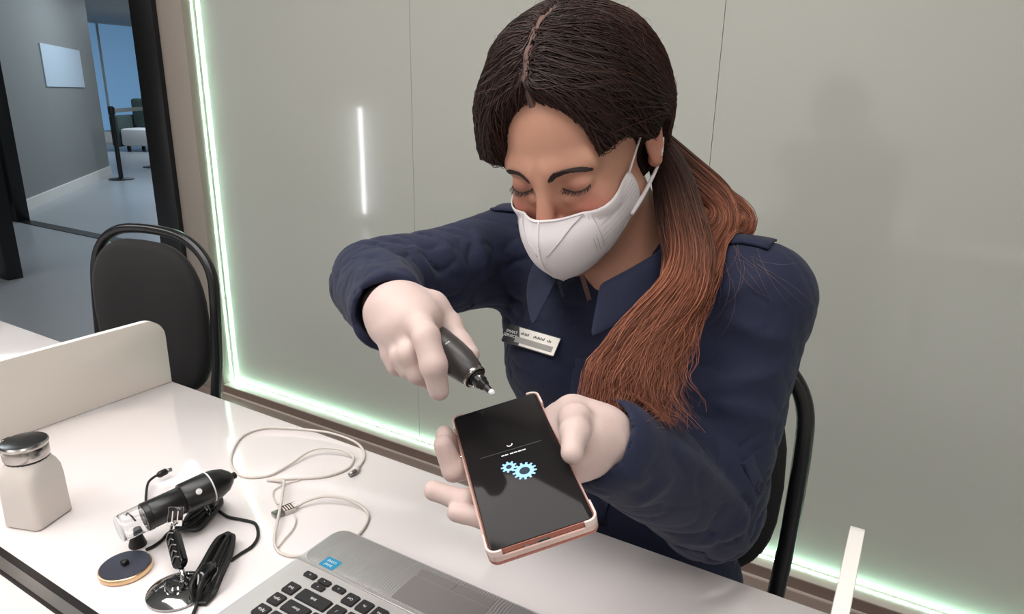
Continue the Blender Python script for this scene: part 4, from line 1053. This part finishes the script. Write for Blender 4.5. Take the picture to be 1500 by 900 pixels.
o = cpart('bundle_sleeve', path([(290, 864, .010), (297, 849, .013), (306, 836, .014), (313, 828, .013)]), [.006, .0105, .0100, .006], 'plastic_gloss', ns=14)
cpart('lead', path([(283, 900, .0022), (287, 890, .003), (292, 872, .006)]), rc, 'rubber_black')
for i in range(6):
    d = (i-2.5)*2.2; zz = .003+.004*((i*2) % 3)
    cpart('coil_loop', path([(262+d, 776, zz), (285+d, 772+d, zz), (305+d*.5, 755+d, zz), (320+d*.4, 742, zz), (325, 733+d*.4, zz), (315, 730-d*.3, zz), (300-d, 742-d*.5, zz), (280-d, 758-d*.3, zz), (262+d, 770, zz), (260+d, 775, zz)]), rc*.9, 'rubber_black')
cpart('coil_tie', path([(300, 737, .012), (305, 748, .014), (309, 760, .006)]), .0030, 'plastic_gloss')
cpart('lead', path([(214, 806, .0022), (226, 800), (238, 791), (246, 782, .004), (262, 774, .006)]), rc, 'rubber_black')
cpart('lead', path([(214, 745, .004), (214, 726, .006), (217, 708, .010), (226, 699, .012), (233, 696, .012)]), rc*.85, 'rubber_black')
pl0, pl1, pl2 = PZ(231, 697, TZ+.0121), PZ(243, 691, TZ+.0118), PZ(251, 688, TZ+.0115)
cpart('plug', [pl0, pl0*.7+pl1*.3, pl1], [.0030, .0048, .0046], 'rubber_black', ns=10, sn=3)
cpart('plug_tip', [pl1, pl2], [.0032, .0030], 'usb_metal', ns=8, sn=0)

# white usb cable
wc = empty('white_cable', (0, 0, 0)); o0 = PZ(440, 690, TZ); wc.location = (o0[0], o0[1], ZT)
tag(wc, 'off-white charging cable looped on the desk, running under the laptop', 'cable')
def z3(pts, zz=.0021): return [PZ(320+p_[0]/3, 600+p_[1]/3, TZ+(p_[2] if len(p_) > 2 else zz)) for p_ in pts]
def wpart(name, P, r, m, ns=10, sn=7):
    return tube(name, [np.asarray(p_)-np.array(wc.location) for p_ in P], r, m, wc, ns=ns, smooth_n=sn)
wpart('cord', z3([(612, 262), (640, 215), (632, 172), (590, 138), (500, 106), (420, 93), (310, 84), (200, 83), (115, 112), (70, 165), (54, 225), (68, 268), (105, 293), (160, 299), (235, 286), (320, 238, .004), (390, 190, .008), (450, 171, .010), (530, 176, .010), (588, 202, .006), (590, 232), (560, 265), (480, 293), (400, 302), (320, 305), (225, 312)]), .0019, 'cable_white')
wpart('cord', z3([(215, 312), (262, 314, .004), (288, 318, .008), (284, 350, .010), (276, 410, .0085), (258, 500, .0075), (246, 560, .004), (250, 605), (278, 634), (330, 646), (400, 636), (450, 615)]), .0019, 'cable_white')
wpart('cord', z3([(610, 560), (640, 522), (658, 480), (650, 448, .004), (610, 415, .007), (540, 389, .010), (460, 384, .010), (390, 403, .007), (345, 428, .004), (328, 438, .0045)]), .0019, 'cable_white')
wpart('thin_strand', z3([(332, 462, .003), (340, 490), (325, 530), (290, 570), (262, 606)]), .0010, 'cable_white')
wpart('thin_strand', z3([(360, 310), (300, 326), (248, 352), (240, 385), (262, 418, .004)]), .0010, 'cable_white')
wpart('plug_grip', z3([(614, 258, .004), (604, 272, .004)]), [.0038, .0042], 'cable_white', sn=0)
wpart('plug_tip', z3([(603, 273, .004), (576, 288, .004)]), [.0040, .0034], 'usb_metal', sn=0)
ua, ub, uc = [PZ(320+a/3, 600+b/3, TZ+.0035) for a, b in ((240, 466), (284, 448), (332, 430))]
def ubox(name, a, b, wdt, ht, m):
    a = np.asarray(a)-np.array(wc.location); b = np.asarray(b)-np.array(wc.location); L = np.linalg.norm(b-a)
    return prism(name, rrect(L, wdt, .001, cx=L/2), -ht/2, ht/2, m, wc, bev=.0006, M=Matrix.Translation(Vector(a))@Matrix.Rotation(math.atan2((b-a)[1], (b-a)[0]), 4, 'Z'))
ubox('connector_shell', ua, ub, .0125, .0045, 'usb_metal'); ubox('connector_grip', ub, uc, .0150, .0065, 'cable_white')
for i in range(4):
    q0 = ub+(uc-ub)*(.12+.22*i); q1 = ub+(uc-ub)*(.22+.22*i); ubox('grip_rib', q0+np.array([0, 0, .0022]), q1+np.array([0, 0, .0022]), .0125, .003, 'plastic_black')

# ------------------------------------------------------------------ laptop
LX0, LX1, LY1, LD = -.540, -.180, .5135, .246
lap = empty('laptop', ((LX0+LX1)/2, LY1-LD/2, ZT)); tag(lap, 'open silver laptop facing the seated person at the near edge of the desk', 'laptop')
lx, ly = lap.location.x, lap.location.y
def lbox(name, x0, x1, y0, y1, z0, z1, m, parent=None, bev=0., r=None):
    pr = parent or lap; ox, oy = (0, 0) if parent else (0, 0)
    if r: return prism(name, rrect(x1-x0, y1-y0, r, cx=(x0+x1)/2-lx, cy=(y0+y1)/2-ly), z0, z1, m, pr, bev=bev)
    return box(name, (x0-lx, y0-ly, z0), (x1-lx, y1-ly, z1), m, pr, bev=bev)
base = lbox('base', LX0, LX1, LY1-LD, LY1, .0025, .0205, 'lap_silver', r=.018, bev=.003)
YD = .4475
mat('lap_wave', S(176, 172, 171), .36, metal=.5)
_m = MATS['lap_wave']; nt = _m.node_tree; tc = nt.nodes.new('ShaderNodeTexCoord'); wv = nt.nodes.new('ShaderNodeTexWave'); wv.inputs['Scale'].default_value = 95; wv.inputs['Distortion'].default_value = 9; wv.inputs['Detail'].default_value = 1.5; wv.inputs['Detail Scale'].default_value = .35
bp = nt.nodes.new('ShaderNodeBump'); bp.inputs['Strength'].default_value = .35; bp.inputs['Distance'].default_value = .001
nt.links.new(tc.outputs['Object'], wv.inputs['Vector']); nt.links.new(wv.outputs['Fac'], bp.inputs['Height']); nt.links.new(bp.outputs[0], nt.nodes['Principled BSDF'].inputs['Normal'])
lbox('palm_rest', LX0+.004, LX1-.004, YD, LY1-.004, .0205, .0214, 'lap_wave', r=.014, bev=.0004)
lbox('deck_ridge', LX0+.002, LX1-.002, YD-.005, YD-.0006, .0205, .0222, 'lap_ridge', bev=.0006)
lbox('touchpad', -.407, -.312, YD+.002, .4900, .0214, .0218, 'lap_pad', r=.002)
lbox('touchpad_button', -.407, -.3602, .4912, .5025, .0214, .0219, 'lap_pad', r=.002)
lbox('touchpad_button', -.3598, -.312, .4912, .5025, .0214, .0219, 'lap_pad', r=.002)
for (x, y) in ((LX0+.03, LY1-.03), (LX1-.03, LY1-.03), (LX0+.03, LY1-LD+.03), (LX1-.03, LY1-LD+.03)): lbox('foot', x-.01, x+.01, y-.005, y+.005, 0, .0026, 'rubber_black')
# lid leaning far back on the other side of the hinge
LDM = Matrix.Translation((0, -LD/2, .017))@Matrix.Rotation(R(-33), 4, 'X')
lid_ = prism('lid', rrect(.360, .238, .014, cy=-.121), -.007, 0, 'lap_silver', lap, bev=.001, M=LDM)
prism('display', rrect(.336, .206, .003, cy=-.122), 0.0001, .0006, 'screen_black', lid_, M=LDM)
lathe('hinge', [(.007, -.15), (.007, .15)], 'lap_pad', lap, M=Matrix.Translation((0, -LD/2-.001, .016))@Matrix.Rotation(R(90), 4, 'Y'))
# keys
KC = {}
def key(cx, cy, wd, hd, legend=None, ls=.0042):
    kk = (round(wd, 4), round(hd, 4))
    if kk not in KC:
        bm = bmesh.new(); pts = rrect(wd, hd, .0016, n=2)
        lo_ = [bm.verts.new((x, y, 0)) for x, y in pts]; hi_ = [bm.verts.new((x*.93, y*.92, .0022)) for x, y in pts]
        k_n = len(pts); bm.faces.new(hi_)
        for i in range(k_n): bm.faces.new((lo_[i], lo_[(i+1) % k_n], hi_[(i+1) % k_n], hi_[i]))
        me = bpy.data.meshes.new('key'); bmesh.ops.recalc_face_normals(bm, faces=bm.faces); bm.to_mesh(me); bm.free(); me.materials.append(MATS['key_black']); KC[kk] = me
    o = bpy.data.objects.new('key', KC[kk]); col.objects.link(o); o.parent = lap; o.location = (cx-lx, cy-ly, .0205)
    if legend:
        text_mesh('key_legend', legend, ls, 'print_white', o, Matrix.Translation((0, 0, .0023))@Matrix.Rotation(PI, 4, 'Z'))
kw, kh, px_ = .0158, .0158, .0193
y0 = .4245
key(-.5025, y0+.0048, .0165, .0076, '>', .004); key(-.4815, y0+.0048, .0165, .0076, 'v', .003); key(-.4815, y0-.0040, .0165, .0076, '^', .004); key(-.4605, y0+.0048, .0165, .0076, '<', .004)
row0 = ['Ctrl', 'Fn', 'Alt']
for i, lg in enumerate(row0): key(-.4395+i*px_, y0, kw, kh, lg, .0040)
key(-.3325, y0, .0930, kh)
for i, lg in enumerate(['Alt', 'Win', 'Fn', 'Ctrl']): key(-.2720+i*px_, y0, kw, kh, lg, .004)
rows = [('End', .0455, 'Shift', ['/', '.', ',', 'M', 'N', 'B', 'V', 'C', 'X', 'Z'], .0270, 'Shift'),
        ('PgDn', .0355, 'Enter', ["'", ';', 'L', 'K', 'J', 'H', 'G', 'F', 'D', 'S', 'A'], .0180, 'Caps'),
        ('PgUp', .0235, '|', [']', '[', 'P', 'O', 'I', 'U', 'Y', 'T', 'R', 'E', 'W', 'Q'], .0150, 'Tab'),
        ('Home', .0335, 'Back', ['=', '-', '0', '9', '8', '7', '6', '5', '4', '3', '2', '1'], .0120, '`')]
for ri, (c_l, w0, l0, ks, wend, lend) in enumerate(rows):
    y = y0-.0203-ri*.0193; key(-.5040, y, kw, kh, c_l, .0042)
    x = -.4940+w0/2; key(x, y, w0-.0035, kh, l0, .0045); x += w0/2
    for i, lg in enumerate(ks): key(x+px_/2+i*px_, y, kw, kh, lg, .0048)
    x += len(ks)*px_; we = -.196-x
    if we > .008: key(x+we/2, y, we-.0035, kh, lend, .004)
for i in range(16): key(-.5040+i*.0203, y0-.0203-4*.0193+.003, .0170, .0085)
# sticker
sk = PZ(484, 826, TZ+.0216); SM = Matrix.Translation((sk[0]-lx, sk[1]-ly, .0214))@Matrix.Rotation(PI, 4, 'Z')
prism('sticker', rrect(.021, .0160, .002), 0, .0003, 'sticker_blue', lap, M=SM)
text_mesh('sticker_lettering', 'intel', .0062, 'print_white', lap, SM@Matrix.Translation((0, .0035, .0004)))
text_mesh('sticker_lettering', 'CORE', .0050, 'print_white', lap, SM@Matrix.Translation((0, -.0030, .0004)))
